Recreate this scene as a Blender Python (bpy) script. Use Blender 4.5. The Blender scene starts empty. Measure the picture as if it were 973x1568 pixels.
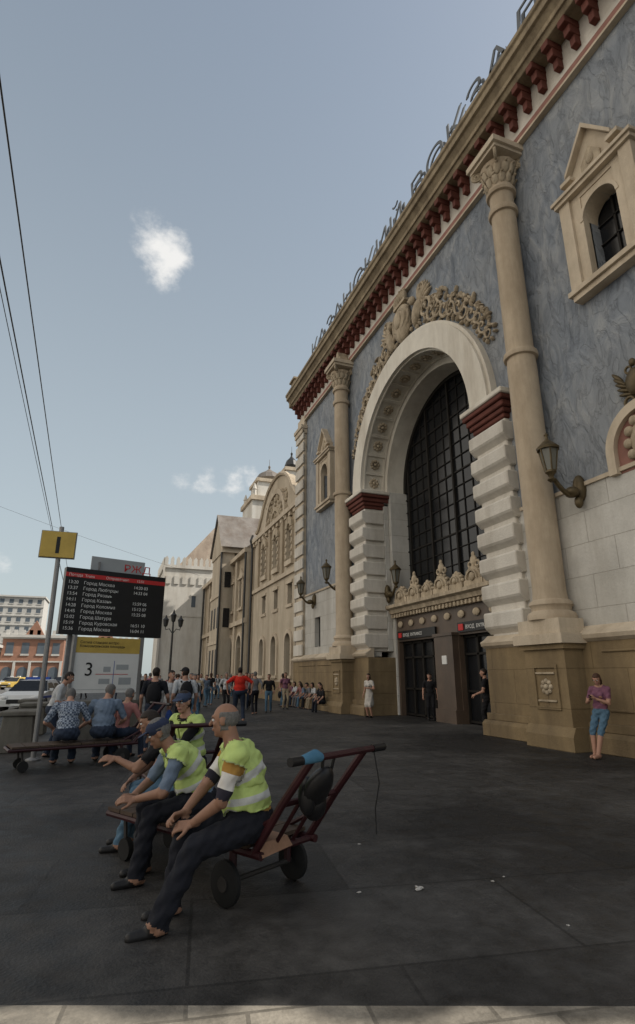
import bpy, math, random
import numpy as np
from mathutils import Vector, Matrix, Quaternion
random.seed(7); np.random.seed(7)
R=math.radians; pi=math.pi
scene=bpy.context.scene
COL=bpy.context.collection

# ------------------------------------------------------------------ materials
MATS={}
def mat(name,col,rough=.8,var=.15,vs=1.5,bump=.0,bs=30.,metal=0.,spec=.3,dirt=None,ds=.4,joint=None):
    if name in MATS: return MATS[name]
    m=bpy.data.materials.new(name);m.use_nodes=True;nt=m.node_tree;N=nt.nodes;L=nt.links
    b=N['Principled BSDF'];b.inputs['Roughness'].default_value=rough;b.inputs['Metallic'].default_value=metal
    b.inputs['Specular IOR Level'].default_value=spec
    tc=N.new('ShaderNodeTexCoord')
    n=N.new('ShaderNodeTexNoise');n.inputs['Scale'].default_value=vs;n.inputs['Detail'].default_value=6;n.inputs['Roughness'].default_value=.65
    L.new(tc.outputs['Object'],n.inputs['Vector'])
    mr=N.new('ShaderNodeMapRange');mr.inputs[1].default_value=.3;mr.inputs[2].default_value=.7;mr.inputs[3].default_value=1-var;mr.inputs[4].default_value=1+var
    L.new(n.outputs['Fac'],mr.inputs[0])
    vm=N.new('ShaderNodeVectorMath');vm.operation='SCALE';vm.inputs[0].default_value=col[:3]
    L.new(mr.outputs[0],vm.inputs['Scale'])
    out=vm.outputs[0];jf=None
    if joint:
        sp=N.new('ShaderNodeSeparateXYZ');cb=N.new('ShaderNodeCombineXYZ');L.new(tc.outputs['Object'],sp.inputs[0]);L.new(sp.outputs[1],cb.inputs[0]);L.new(sp.outputs[2],cb.inputs[1])
        br=N.new('ShaderNodeTexBrick');br.inputs['Scale'].default_value=1;br.inputs['Brick Width'].default_value=joint[0];br.inputs['Row Height'].default_value=joint[1];br.inputs['Mortar Size'].default_value=.010;br.inputs['Mortar Smooth'].default_value=.3
        br.inputs['Color1'].default_value=(1,1,1,1);br.inputs['Color2'].default_value=(.90,.90,.89,1);br.inputs['Mortar'].default_value=(.70,.68,.65,1);L.new(cb.outputs[0],br.inputs['Vector'])
        mj=N.new('ShaderNodeMix');mj.data_type='RGBA';mj.blend_type='MULTIPLY';mj.inputs[0].default_value=1;L.new(out,mj.inputs[6]);L.new(br.outputs[0],mj.inputs[7]);out=mj.outputs[2];jf=br.outputs['Fac']
    if dirt:
        n2=N.new('ShaderNodeTexNoise');n2.inputs['Scale'].default_value=ds;n2.inputs['Detail'].default_value=9;n2.inputs['Roughness'].default_value=.72
        mp=N.new('ShaderNodeMapping');mp.inputs['Scale'].default_value=(1.8,1.8,.32);L.new(tc.outputs['Object'],mp.inputs[0]);L.new(mp.outputs[0],n2.inputs['Vector'])
        mr2=N.new('ShaderNodeMapRange');mr2.inputs[1].default_value=.44;mr2.inputs[2].default_value=.70;mr2.inputs[3].default_value=0;mr2.inputs[4].default_value=.8
        L.new(n2.outputs['Fac'],mr2.inputs[0])
        mx=N.new('ShaderNodeMix');mx.data_type='RGBA';L.new(mr2.outputs[0],mx.inputs[0]);L.new(out,mx.inputs[6]);mx.inputs[7].default_value=(*dirt,1)
        out=mx.outputs[2]
    L.new(out,b.inputs['Base Color'])
    if bump>0:
        n3=N.new('ShaderNodeTexNoise');n3.inputs['Scale'].default_value=bs;n3.inputs['Detail'].default_value=5
        L.new(tc.outputs['Object'],n3.inputs['Vector'])
        bp=N.new('ShaderNodeBump');bp.inputs['Strength'].default_value=.6;bp.inputs['Distance'].default_value=bump
        L.new(n3.outputs['Fac'],bp.inputs['Height']);L.new(bp.outputs[0],b.inputs['Normal'])
        if jf is not None:
            b2=N.new('ShaderNodeBump');b2.invert=True;b2.inputs['Strength'].default_value=.7;b2.inputs['Distance'].default_value=.02
            L.new(jf,b2.inputs['Height']);L.new(bp.outputs[0],b2.inputs['Normal']);L.new(b2.outputs[0],b.inputs['Normal'])
    MATS[name]=m;return m

white=mat('white_plaster',(.60,.565,.505),.9,.12,1.2,.02,18,dirt=(.35,.31,.255))
whitest=mat('white_stone_blocks',(.54,.525,.49),.9,.12,1.2,.02,18,dirt=(.33,.305,.265),joint=(1.5,.78))
cream=mat('cream_stone',(.53,.45,.345),.85,.12,1.5,.015,25,dirt=(.29,.225,.155))
archm=mat('arch_stone',(.67,.63,.55),.85,.08,1.5,.01,25,dirt=(.42,.37,.30))
colm=mat('column_stone',(.46,.375,.275),.8,.10,2,.012,40,dirt=(.28,.215,.145),ds=.7)
tan=mat('plinth_stone',(.235,.172,.095),.85,.18,1.8,.015,25,dirt=(.10,.073,.045),joint=(1.8,.88))
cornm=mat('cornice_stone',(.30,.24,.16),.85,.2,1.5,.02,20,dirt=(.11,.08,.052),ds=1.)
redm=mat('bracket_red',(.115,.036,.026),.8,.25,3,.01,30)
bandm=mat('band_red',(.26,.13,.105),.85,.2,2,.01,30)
relief=mat('relief_stone',(.44,.365,.265),.85,.25,3,.03,22,dirt=(.20,.155,.105),ds=2)
brown=mat('portal_stone',(.10,.07,.050),.5,.2,2,.0,25,spec=.5,dirt=(.05,.038,.03))
dark=mat('dark_interior',(.010,.010,.010),.8,.1)
glass=mat('window_glass',(.010,.011,.013),.22,.3,2,.0,5,spec=.35)
ironm=mat('dark_iron',(.02,.02,.02),.5,.2,5,spec=.5)
mull=mat('mullion_metal',(.018,.016,.014),.7,.2,5,spec=.2)
bronze=mat('lantern_bronze',(.10,.075,.04),.45,.25,8,metal=.4)
lampglass=mat('lantern_glass',(.16,.16,.14),.25,.1,3)
roofm=mat('roof_metal',(.20,.18,.16),.6,.2,1,dirt=(.10,.07,.05))
roofb=mat('roof_brown',(.27,.22,.17),.7,.2,1,dirt=(.16,.12,.09))
beige=mat('wing_plaster',(.40,.33,.24),.9,.12,.9,.02,15,dirt=(.23,.175,.115))
beige2=mat('wing_plaster_pale',(.48,.41,.315),.9,.10,.9,.02,15,dirt=(.28,.225,.16))
towerm=mat('tower_plaster',(.62,.595,.54),.9,.08,.8,.01,15,dirt=(.42,.38,.32))
brickm=mat('far_brick',(.30,.16,.11),.9,.15,1)
farm=mat('far_plaster',(.50,.485,.45),.9,.1,.5)
farw=mat('far_window',(.10,.12,.14),.3,.2,.5)
letm=mat('letter_metal',(.10,.11,.12),.5,.2,5)
wood=mat('cart_wood',(.06,.04,.028),.8,.3,8)
cartred=mat('cart_red_paint',(.030,.006,.008),.5,.3,6,spec=.35)
rubber=mat('rubber',(.010,.010,.010),.8,.2,6)
hub=mat('wheel_hub',(.03,.027,.025),.6,.2,6)
steel=mat('steel_pole',(.22,.22,.22),.5,.15,5,metal=.5)
concrete=mat('concrete',(.14,.13,.11),.9,.2,3,.01,30,dirt=(.07,.06,.05),ds=1.5)
blackm=mat('black_plastic',(.010,.010,.011),.4,.2,6)
whitep=mat('white_paint',(.66,.66,.64),.5,.05,3)
yellowp=mat('yellow_paint',(.50,.35,.08),.5,.12,3)
redp=mat('red_paint',(.50,.03,.03),.5,.05,3)
greyp=mat('grey_paint',(.33,.35,.36),.5,.05,3)
paperm=mat('paper_litter',(.42,.40,.37),.9,.1,20)

def bluewall():
    m=bpy.data.materials.new('blue_stucco');m.use_nodes=True;nt=m.node_tree;N=nt.nodes;L=nt.links
    b=N['Principled BSDF'];b.inputs['Roughness'].default_value=.9;b.inputs['Specular IOR Level'].default_value=.2
    tc=N.new('ShaderNodeTexCoord')
    mp=N.new('ShaderNodeMapping');mp.inputs['Rotation'].default_value=(R(38),0,0);mp.inputs['Scale'].default_value=(1,1.9,.8);L.new(tc.outputs['Object'],mp.inputs[0])
    def noise(s,d,r,di,v):
        n=N.new('ShaderNodeTexNoise');n.inputs['Scale'].default_value=s;n.inputs['Detail'].default_value=d;n.inputs['Roughness'].default_value=r;n.inputs['Distortion'].default_value=di;L.new(v,n.inputs['Vector']);return n.outputs['Fac']
    def M(op,a,b_):
        n=N.new('ShaderNodeMath');n.operation=op
        for k,x in enumerate((a,b_)):
            if isinstance(x,(int,float)): n.inputs[k].default_value=x
            elif x is not None: L.new(x,n.inputs[k])
        return n.outputs[0]
    n1=noise(1.15,9,.62,.9,mp.outputs[0]);nr_=noise(1.1,5,.55,.9,mp.outputs[0])
    ridge=M('ABSOLUTE',M('SUBTRACT',nr_,.5),None)
    rd_=N.new('ShaderNodeMapRange');rd_.inputs[1].default_value=0;rd_.inputs[2].default_value=.035;L.new(ridge,rd_.inputs[0])
    n2=noise(.35,4,.5,0,tc.outputs['Object'])
    cr=N.new('ShaderNodeValToRGB');cr.color_ramp.elements[0].position=.30;cr.color_ramp.elements[0].color=(.150,.172,.205,1)
    cr.color_ramp.elements[1].position=.72;cr.color_ramp.elements[1].color=(.35,.365,.38,1)
    e=cr.color_ramp.elements.new(.5);e.color=(.225,.250,.285,1)
    L.new(n1,cr.inputs[0])
    mx=N.new('ShaderNodeMix');mx.data_type='RGBA';mr=N.new('ShaderNodeMapRange');mr.inputs[1].default_value=.42;mr.inputs[2].default_value=.68;mr.inputs[4].default_value=.55
    L.new(n2,mr.inputs[0]);L.new(mr.outputs[0],mx.inputs[0]);L.new(cr.outputs[0],mx.inputs[6]);mx.inputs[7].default_value=(.30,.305,.305,1)
    mm=N.new('ShaderNodeMapRange');mm.inputs[3].default_value=.86;mm.inputs[4].default_value=1.02;L.new(rd_.outputs[0],mm.inputs[0])
    sc=N.new('ShaderNodeVectorMath');sc.operation='SCALE';L.new(mx.outputs[2],sc.inputs[0]);L.new(mm.outputs[0],sc.inputs['Scale'])
    L.new(sc.outputs[0],b.inputs['Base Color'])
    h=M('ADD',M('MULTIPLY',n1,1.0),M('MULTIPLY',rd_.outputs[0],.09))
    bp=N.new('ShaderNodeBump');bp.inputs['Strength'].default_value=1.0;bp.inputs['Distance'].default_value=.14
    L.new(h,bp.inputs['Height']);L.new(bp.outputs[0],b.inputs['Normal'])
    return m
blue=bluewall()

def groundmat(name='plaza_asphalt',c0=(.021,.020,.019),c1=(.078,.074,.069),jw=2.4,jh=1.2):
    m=bpy.data.materials.new(name);m.use_nodes=True;nt=m.node_tree;N=nt.nodes;L=nt.links
    b=N['Principled BSDF'];b.inputs['Specular IOR Level'].default_value=.25
    tc=N.new('ShaderNodeTexCoord')
    n1=N.new('ShaderNodeTexNoise');n1.inputs['Scale'].default_value=.28;n1.inputs['Detail'].default_value=9;n1.inputs['Roughness'].default_value=.7;L.new(tc.outputs['Object'],n1.inputs['Vector'])
    n2=N.new('ShaderNodeTexNoise');n2.inputs['Scale'].default_value=45;n2.inputs['Detail'].default_value=4;L.new(tc.outputs['Object'],n2.inputs['Vector'])
    n4=N.new('ShaderNodeTexNoise');n4.inputs['Scale'].default_value=4;n4.inputs['Detail'].default_value=8;n4.inputs['Roughness'].default_value=.78;L.new(tc.outputs['Object'],n4.inputs['Vector'])
    cr=N.new('ShaderNodeValToRGB');cr.color_ramp.elements[0].position=.42;cr.color_ramp.elements[0].color=(*c0,1);cr.color_ramp.elements[1].position=.66;cr.color_ramp.elements[1].color=(*c1,1)
    L.new(n1.outputs['Fac'],cr.inputs[0])
    mp=N.new('ShaderNodeMapping');mp.inputs['Rotation'].default_value=(0,0,R(9));L.new(tc.outputs['Object'],mp.inputs[0])
    br=N.new('ShaderNodeTexBrick');br.inputs['Scale'].default_value=1;br.inputs['Brick Width'].default_value=jw;br.inputs['Row Height'].default_value=jh;br.inputs['Mortar Size'].default_value=.012
    br.inputs['Color1'].default_value=(1,1,1,1);br.inputs['Color2'].default_value=(.58,.58,.58,1);br.inputs['Mortar'].default_value=(.42,.42,.42,1)
    L.new(mp.outputs[0],br.inputs['Vector'])
    mx=N.new('ShaderNodeMix');mx.data_type='RGBA';mx.blend_type='MULTIPLY';mx.inputs[0].default_value=.85;L.new(cr.outputs[0],mx.inputs[6]);L.new(br.outputs[0],mx.inputs[7])
    mr4=N.new('ShaderNodeMapRange');mr4.inputs[1].default_value=.3;mr4.inputs[2].default_value=.72;mr4.inputs[3].default_value=.6;mr4.inputs[4].default_value=1.7;L.new(n4.outputs['Fac'],mr4.inputs[0])
    sc=N.new('ShaderNodeVectorMath');sc.operation='SCALE';L.new(mx.outputs[2],sc.inputs[0]);L.new(mr4.outputs[0],sc.inputs['Scale'])
    L.new(sc.outputs[0],b.inputs['Base Color'])
    mr=N.new('ShaderNodeMapRange');mr.inputs[1].default_value=.35;mr.inputs[2].default_value=.7;mr.inputs[3].default_value=.45;mr.inputs[4].default_value=.9;L.new(n4.outputs['Fac'],mr.inputs[0]);L.new(mr.outputs[0],b.inputs['Roughness'])
    bp=N.new('ShaderNodeBump');bp.inputs['Strength'].default_value=.6;bp.inputs['Distance'].default_value=.012;L.new(n2.outputs['Fac'],bp.inputs['Height']);L.new(bp.outputs[0],b.inputs['Normal'])
    return m

# ------------------------------------------------------------------ mesh builder
class MB:
    def __init__(s): s.v=[];s.f=[];s.m=[];s.mats=[]
    def mi(s,m):
        if m not in s.mats: s.mats.append(m)
        return s.mats.index(m)
    def add(s,vs,fs,m):
        o=len(s.v);s.v+= [tuple(v) for v in vs];k=s.mi(m)
        for f in fs: s.f.append(tuple(i+o for i in f));s.m.append(k)
    def box(s,x0,x1,y0,y1,z0,z1,m):
        s.add([(x0,y0,z0),(x1,y0,z0),(x1,y1,z0),(x0,y1,z0),(x0,y0,z1),(x1,y0,z1),(x1,y1,z1),(x0,y1,z1)],
              [(0,3,2,1),(4,5,6,7),(0,1,5,4),(1,2,6,5),(2,3,7,6),(3,0,4,7)],m)
    def prism(s,P,a0,a1,m,ax='X'):
        n=len(P)
        def mk(p,a): return (a,p[0],p[1]) if ax=='X' else ((p[0],a,p[1]) if ax=='Y' else (p[0],p[1],a))
        vs=[mk(p,a0) for p in P]+[mk(p,a1) for p in P]
        fs=[tuple(range(n)),tuple(range(2*n-1,n-1,-1))]+[(i,(i+1)%n,n+(i+1)%n,n+i) for i in range(n)]
        s.add(vs,fs,m)
    def ring(s,yc,zc,r0,r1,x0,x1,m,a0=0,a1=pi,n=40):
        vs=[];fs=[]
        for i in range(n+1):
            a=a0+(a1-a0)*i/n
            for r in (r0,r1):
                for x in (x0,x1): vs.append((x,yc+r*math.cos(a),zc+r*math.sin(a)))
        for i in range(n):
            o=4*i;p=o+4
            fs+=[(o,o+2,p+2,p),(o+1,p+1,p+3,o+3),(o,p,p+1,o+1),(o+2,o+3,p+3,p+2)]
        fs+=[(0,1,3,2),(4*n,4*n+2,4*n+3,4*n+1)]
        s.add(vs,fs,m)
    def lathe(s,pr,cx,cy,m,n=24,z0=0):
        vs=[];fs=[]
        for r,z in pr:
            for i in range(n):
                a=2*pi*i/n;vs.append((cx+r*math.cos(a),cy+r*math.sin(a),z+z0))
        for k in range(len(pr)-1):
            for i in range(n):
                j=(i+1)%n;fs.append((k*n+i,k*n+j,k*n+n+j,k*n+n+i))
        fs.append(tuple(range(n-1,-1,-1)));fs.append(tuple((len(pr)-1)*n+i for i in range(n)))
        s.add(vs,fs,m)
    def tube(s,pts,r,m,n=8,closed=False):
        pts=[Vector(p) for p in pts];k=len(pts);vs=[];fs=[]
        rr=r if isinstance(r,(list,tuple)) else [r]*k
        up=Vector((0,0,1));prev=None
        for i,p in enumerate(pts):
            if closed: t=(pts[(i+1)%k]-pts[i-1])
            else: t=(pts[min(i+1,k-1)]-pts[max(i-1,0)])
            t.normalize()
            if prev is None:
                a=t.cross(up)
                if a.length<.05: a=t.cross(Vector((1,0,0)))
            else: a=prev-t*prev.dot(t)
            a.normalize();prev=a;b=t.cross(a)
            for j in range(n):
                q=2*pi*j/n;vs.append(p+(a*math.cos(q)+b*math.sin(q))*rr[i])
        for i in range(k if closed else k-1):
            o=i*n;o2=((i+1)%k)*n
            for j in range(n):
                fs.append((o+j,o+(j+1)%n,o2+(j+1)%n,o2+j))
        if not closed: fs+= [tuple(range(n-1,-1,-1)),tuple((k-1)*n+j for j in range(n))]
        s.add(vs,fs,m)
    def ell(s,c,r,m,n=10,k=7,rot=None):
        vs=[];fs=[];c=Vector(c)
        for i in range(1,k):
            a=pi*i/k
            for j in range(n):
                q=2*pi*j/n;vs.append(Vector((r[0]*math.sin(a)*math.cos(q),r[1]*math.sin(a)*math.sin(q),r[2]*math.cos(a))))
        vs+=[Vector((0,0,r[2])),Vector((0,0,-r[2]))]
        if rot is not None: vs=[rot@v for v in vs]
        vs=[v+c for v in vs]
        for i in range(k-2):
            for j in range(n): fs.append((i*n+j,i*n+n+j,i*n+n+(j+1)%n,i*n+(j+1)%n))
        T=(k-1)*n
        for j in range(n): fs.append((T,j,(j+1)%n));fs.append((T+1,(k-2)*n+(j+1)%n,(k-2)*n+j))
        s.add(vs,fs,m)
    def disc_torus(s,c,R0,r,m,n=16):
        pts=[(c[0],c[1]+R0*math.cos(2*pi*i/n),c[2]+R0*math.sin(2*pi*i/n)) for i in range(n)]
        s.tube(pts,r,m,6,True)
    def obj(s,name,parent=None,loc=None,rot=0,smooth=False,bevel=0,M=None):
        me=bpy.data.meshes.new(name);me.from_pydata([tuple(v) for v in s.v],[],s.f)
        for m in s.mats: me.materials.append(m)
        me.polygons.foreach_set('material_index',s.m)
        import bmesh
        bm=bmesh.new();bm.from_mesh(me);bmesh.ops.recalc_face_normals(bm,faces=bm.faces[:]);bm.to_mesh(me);bm.free()
        if smooth:
            me.shade_smooth()
            try: me.set_sharp_from_angle(angle=R(40))
            except Exception: pass
        ob=bpy.data.objects.new(name,me);COL.objects.link(ob)
        if loc is not None: ob.location=loc
        if rot: ob.rotation_euler[2]=rot
        if M is not None: ob.matrix_world=M
        if bevel:
            b=ob.modifiers.new('b','BEVEL');b.width=bevel;b.segments=1;b.limit_method='ANGLE';b.angle_limit=R(50)
        if parent: ob.parent=parent
        return ob
def empty(name,loc=(0,0,0),rot=0):
    e=bpy.data.objects.new(name,None);COL.objects.link(e);e.location=loc;e.rotation_euler[2]=rot;return e
def text(body,size,m,parent,loc,rot,name='lettering',ext=.002,align='LEFT',sx=1,off=0):
    cu=bpy.data.curves.new(name,'FONT');cu.body=body;cu.size=size;cu.extrude=ext;cu.align_x=align;cu.offset=off
    t=bpy.data.objects.new(name,cu);COL.objects.link(t)
    bpy.context.view_layer.update()
    me=bpy.data.meshes.new_from_object(t.evaluated_get(bpy.context.evaluated_depsgraph_get()))
    bpy.data.objects.remove(t);ob=bpy.data.objects.new(name,me);COL.objects.link(ob)
    me.materials.clear();me.materials.append(m);ob.parent=parent;ob.location=loc;ob.rotation_euler=rot;ob.scale=(sx,1,1)
    return ob
def arc(yc,zc,r,a0,a1,n=16): return [(yc+r*math.cos(a0+(a1-a0)*i/n),zc+r*math.sin(a0+(a1-a0)*i/n)) for i in range(n+1)]
def wall_holes(mb,x0,x1,y0,y1,z0,z1,holes,m):
    ys=sorted({y0,y1}|{h[0] for h in holes}|{h[1] for h in holes});zs=sorted({z0,z1}|{h[2] for h in holes}|{h[3] for h in holes})
    ys=[y for y in ys if y0<=y<=y1];zs=[z for z in zs if z0<=z<=z1]
    for a,b in zip(ys,ys[1:]):
        run=None
        for c,d in zip(zs,zs[1:]):
            ym,zm=(a+b)/2,(c+d)/2
            hole=any(h[0]<ym<h[1] and h[2]<zm<h[3] for h in holes)
            if not hole: run=(run[0],d) if run else (c,d)
            if hole and run: mb.box(x0,x1,a,b,run[0],run[1],m);run=None
        if run: mb.box(x0,x1,a,b,run[0],run[1],m)
def arch_corners(mb,x0,x1,yc,w,zs,ztop,m):
    r=w/2
    mb.prism([(yc+r,zs)]+arc(yc,zs,r,0,pi/2,10)[1:]+[(yc,ztop),(yc+r,ztop)],x0,x1,m)
    mb.prism([(yc-r,zs)]+[(yc-r,ztop),(yc,ztop)]+arc(yc,zs,r,pi/2,pi,10)[:-1],x0,x1,m)

# ------------------------------------------------------------------ ground
g=MB();g.add([(-2500,-1500,0),(2500,-1500,0),(2500,3500,0),(-2500,3500,0)],[(0,1,2,3)],groundmat());g.obj('ground')
roadm=mat('road_asphalt',(.10,.098,.094),.85,.2,.6,.005,40)
rd=MB();rd.add([(-30,12,.004),(-4.2,12,.004),(-4.2,110,.004),(-30,110,.004)],[(0,1,2,3)],roadm)
for yy in range(14,108,6):
    rd.add([(-9.1,yy,.008),(-8.95,yy,.008),(-8.95,yy+3,.008),(-9.1,yy+3,.008)],[(0,1,2,3)],whitep)
rd.obj('road')
kb=MB();kb.box(-4.2,-3.95,12,60,0,.13,concrete);kb.obj('kerb',bevel=.02)
pv=MB();pv.add([(-14,8.77,.004),(-14,-25,.004),(10,-25,.004),(10,-.13,.004)],[(0,1,2,3)],groundmat('painted_sun_paving',(.17,.152,.125),(.30,.27,.22),.6,.3));pv.obj('painted_sun_strip')  # added strip along the shadow edge; pale colour stands in for strong sun

# ------------------------------------------------------------------ main station pavilion
ST=empty('station_building')
YC=17.75;ZS=9.9;X0=10.6
wins=[(7.8,11.1),(27.2,10.9)]
YE=-.22;YF=32.0
mb=MB()
holes=[(13.45,22.05,0,ZS),(12.6,22.9,ZS,15.2)]
for yc,z in wins: holes.append((yc-.5,yc+.5,z,z+2.3))
wall_holes(mb,X0,X0+.5,YE,YF,6.1,17.7,holes,blue)
mb.prism([(YC+4.35,ZS)]+arc(YC,ZS,4.35,0,pi/2,24)[1:]+[(YC,15.2),(22.9,15.2),(22.9,ZS)],X0,X0+.5,blue)
mb.prism([(12.6,ZS),(12.6,15.2),(YC,15.2)]+arc(YC,ZS,4.35,pi/2,pi,24)[1:],X0,X0+.5,blue)
mb.obj('blue_walls',ST)
mb=MB()
wall_holes(mb,X0-.06,X0+.5,YE,YF,2.4,6.1,[(13.45,22.05,0,7),(28.2,29.1,3.1,4.7)],whitest)
mb.box(X0-.12,X0-.05,YE,11.9,6.06,6.16,cream);mb.box(X0-.12,X0-.05,23.6,YF,6.06,6.16,cream)
mb.box(X0+.2,X0+.4,28.2,29.1,3.1,4.7,glass)
mb.box(X0-.08,X0+.5,YE,YF,17.98,19.1,white)
mb.box(X0-.12,X0+.4,YE,YF,17.7,17.98,bandm)
mb.box(X0-.18,X0+.3,YE,YF,17.62,17.70,cream)
mb.obj('white_walls',ST)
mb=MB()
prof=[(10.7,19.1),(10.0,19.1),(9.92,19.25),(9.85,19.25),(9.85,19.42),(9.72,19.6),(9.62,19.62),(9.62,19.85),(9.55,19.9),(9.55,20.05),(9.7,20.1),(10.7,20.1)]
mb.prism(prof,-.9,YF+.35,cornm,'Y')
mb.box(9.9,11.2,YF-.6,YF+.2,20.1,20.9,cornm);mb.box(9.8,11.3,YF-.7,YF+.3,20.9,21.05,cornm)
mb.box(9.8,17,YF,YF+.3,19.1,20.08,cornm)
y=-.2
while y<YF:
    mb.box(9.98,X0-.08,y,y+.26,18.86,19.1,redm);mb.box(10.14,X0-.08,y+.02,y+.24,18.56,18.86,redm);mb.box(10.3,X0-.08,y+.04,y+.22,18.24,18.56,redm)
    y+=.64
mb.obj('cornice',ST,bevel=.012)
mb=MB();mb.add([(10.3,YE,20.1),(10.3,YF,20.1),(17,27,25),(17,5,25),(24,YE,20.1),(24,YF,20.1)],[(0,1,2,3),(4,3,2,5),(0,3,4),(1,5,2)],roofm);mb.obj('roof',ST)
mb=MB();mb.box(12.9,24,YE,YF,0,20.1,white);mb.box(11.1,12.9,YE,.2,0,19.1,white);mb.box(11.1,12.9,YF-.5,YF,0,19.1,white);mb.obj('rear_walls',ST)
mb=MB()
for (a,b) in ((30.8,YF+.12),(YE,1.0)):
    mb.box(X0-.2,X0+.0,a,b,2.6,18.0,cream)
    z=2.7
    while z<16.8:
        mb.box(X0-.3,X0-.2,a-(.1 if a>5 else 0),b+.1,z,z+.62,white);z+=.85
    mb.box(X0-.45,X0,a-(.15 if a>5 else 0),b+.1,17.0,17.25,cream);mb.box(X0-.38,X0,a-(.1 if a>5 else 0),b+.1,16.7,17.0,cream)
mb.obj('corner_pilasters',ST,bevel=.02)
mb=MB();z=3.2  # unseen lumps added on the near corner to scallop its cast shadow
while z<19: mb.ell((X0+.02,YE,z),(.33,.25+.04*math.sin(z*5),.36+.05*math.cos(z*3)),relief,14,9);z+=.98
mb.obj('shadow_scallop_lumps',ST,smooth=True)
mb=MB()
for (a,b) in ((YE,13.75),(21.75,YF+.2)):
    mb.box(10.3,11.7,a,b,.42,2.35,tan)
    mb.prism([(10.05,0),(11.7,0),(11.7,.42),(10.15,.42),(10.05,.34)],a,b+.1,tan,'Y')
    mb.prism([(10.3,2.35),(10.2,2.42),(10.16,2.52),(10.3,2.6),(10.45,2.72),(10.6,2.72),(10.6,2.35)],a,b+.06,cream,'Y')
    mb.box(10.18,10.3,a,b+.03,.42,.6,tan)
for y0,y1 in ((2,4.8),(5.2,9.6),(24.9,28),(28.4,31)):
    mb.box(10.26,10.3,y0,y1,.85,.9,tan);mb.box(10.26,10.3,y0,y1,2.1,2.15,tan)
mb.box(9.7,10.05,24.75,YF,0,.22,tan)
mb.obj('plinth',ST,bevel=.015)

def column(yc):
    mb=MB()
    cx=10.15
    mb.box(9.62,10.4,yc-.75,yc+.75,.0,.3,tan);mb.prism([(9.62,.3),(10.4,.3),(10.4,.5),(9.72,.5)],yc-.75,yc+.75,tan,'Y')
    mb.box(9.74,10.4,yc-.66,yc+.66,.5,2.2,tan)
    mb.box(9.66,10.4,yc-.74,yc+.74,2.2,2.32,tan);mb.box(9.56,10.4,yc-.82,yc+.82,2.32,2.55,cream);mb.box(9.66,10.4,yc-.7,yc+.7,2.55,2.9,cream)
    for (a,b,c,d) in ((-.4,.4,.85,.92),(-.4,.4,1.78,1.85),(-.4,-.33,.92,1.78),(.33,.4,.92,1.78)):
        mb.box(9.70,9.74,yc+a,yc+b,c,d,tan)
    for k in range(8):
        a=k*pi/4;mb.ell((9.73,yc+.13*math.cos(a),1.35+.13*math.sin(a)),(.05,.06,.06),relief)
    mb.ell((9.71,yc,1.35),(.06,.07,.07),relief)
    mb.box(9.70,9.74,yc-.3,yc+.3,1.02,1.06,relief);mb.box(9.70,9.74,yc-.3,yc+.3,1.64,1.68,relief)
    mb.lathe([(.58,2.9),(.58,3.0),(.54,3.08),(.47,3.12),(.47,3.2),(.52,3.26),(.50,3.34),(.42,3.4),(.40,3.6),(.40,9.9),(.385,10.2),(.46,10.22),(.48,10.3),(.46,10.38),(.38,10.4),(.37,15.0),(.36,15.25),(.43,15.27),(.45,15.37),(.43,15.46),(.36,15.5),(.36,16.0),(.44,16.02),(.46,16.12),(.40,16.2),(.38,16.3),(.42,16.8),(.56,17.1)],cx,yc,colm,28)
    for k in range(12):
        a=2*pi*k/12
        for z,r,s in ((16.45,.42,1.),(16.8,.47,1.1)):
            aa=a+(0 if z<16.5 else pi/12)
            rot=Matrix.Rotation(aa,3,'Z')@Matrix.Rotation(R(18),3,'Y')
            mb.ell((cx+r*math.cos(aa),yc+r*math.sin(aa),z),(.045,.10*s,.19*s),relief,8,6,rot)
            mb.ell((cx+(r+.07)*math.cos(aa),yc+(r+.07)*math.sin(aa),z+.16),(.05,.08,.045),relief,8,5)
    for sx in (-1,1):
        for sy in (-1,1):
            c=(cx+sx*.47,yc+sy*.47,17.15)
            for rr,tt in ((.15,.05),(.07,.05)):
                pts=[(c[0]+sx*rr*.7*math.cos(2*pi*i/12),c[1]+sy*rr*.7*math.cos(2*pi*i/12),c[2]+rr*math.sin(2*pi*i/12)) for i in range(12)]
                mb.tube(pts,tt,relief,6,True)
    mb.box(cx-.6,cx+.45,yc-.62,yc+.62,17.3,17.42,cream);mb.box(cx-.68,cx+.45,yc-.7,yc+.7,17.42,17.62,cream)
    mb.prism([(yc-.45,17.62),(yc+.45,17.62),(yc+.42,17.9),(yc+.2,18.0),(yc+.12,18.35),(yc,18.45),(yc-.12,18.35),(yc-.2,18.0),(yc-.42,17.9)],9.95,X0-.05,relief)
    for sy in (-1,1): mb.disc_torus((9.95,yc+sy*.28,17.85),.1,.04,relief,12)
    mb.obj('column',ST,smooth=True)
column(10.8);column(23.95)

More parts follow.
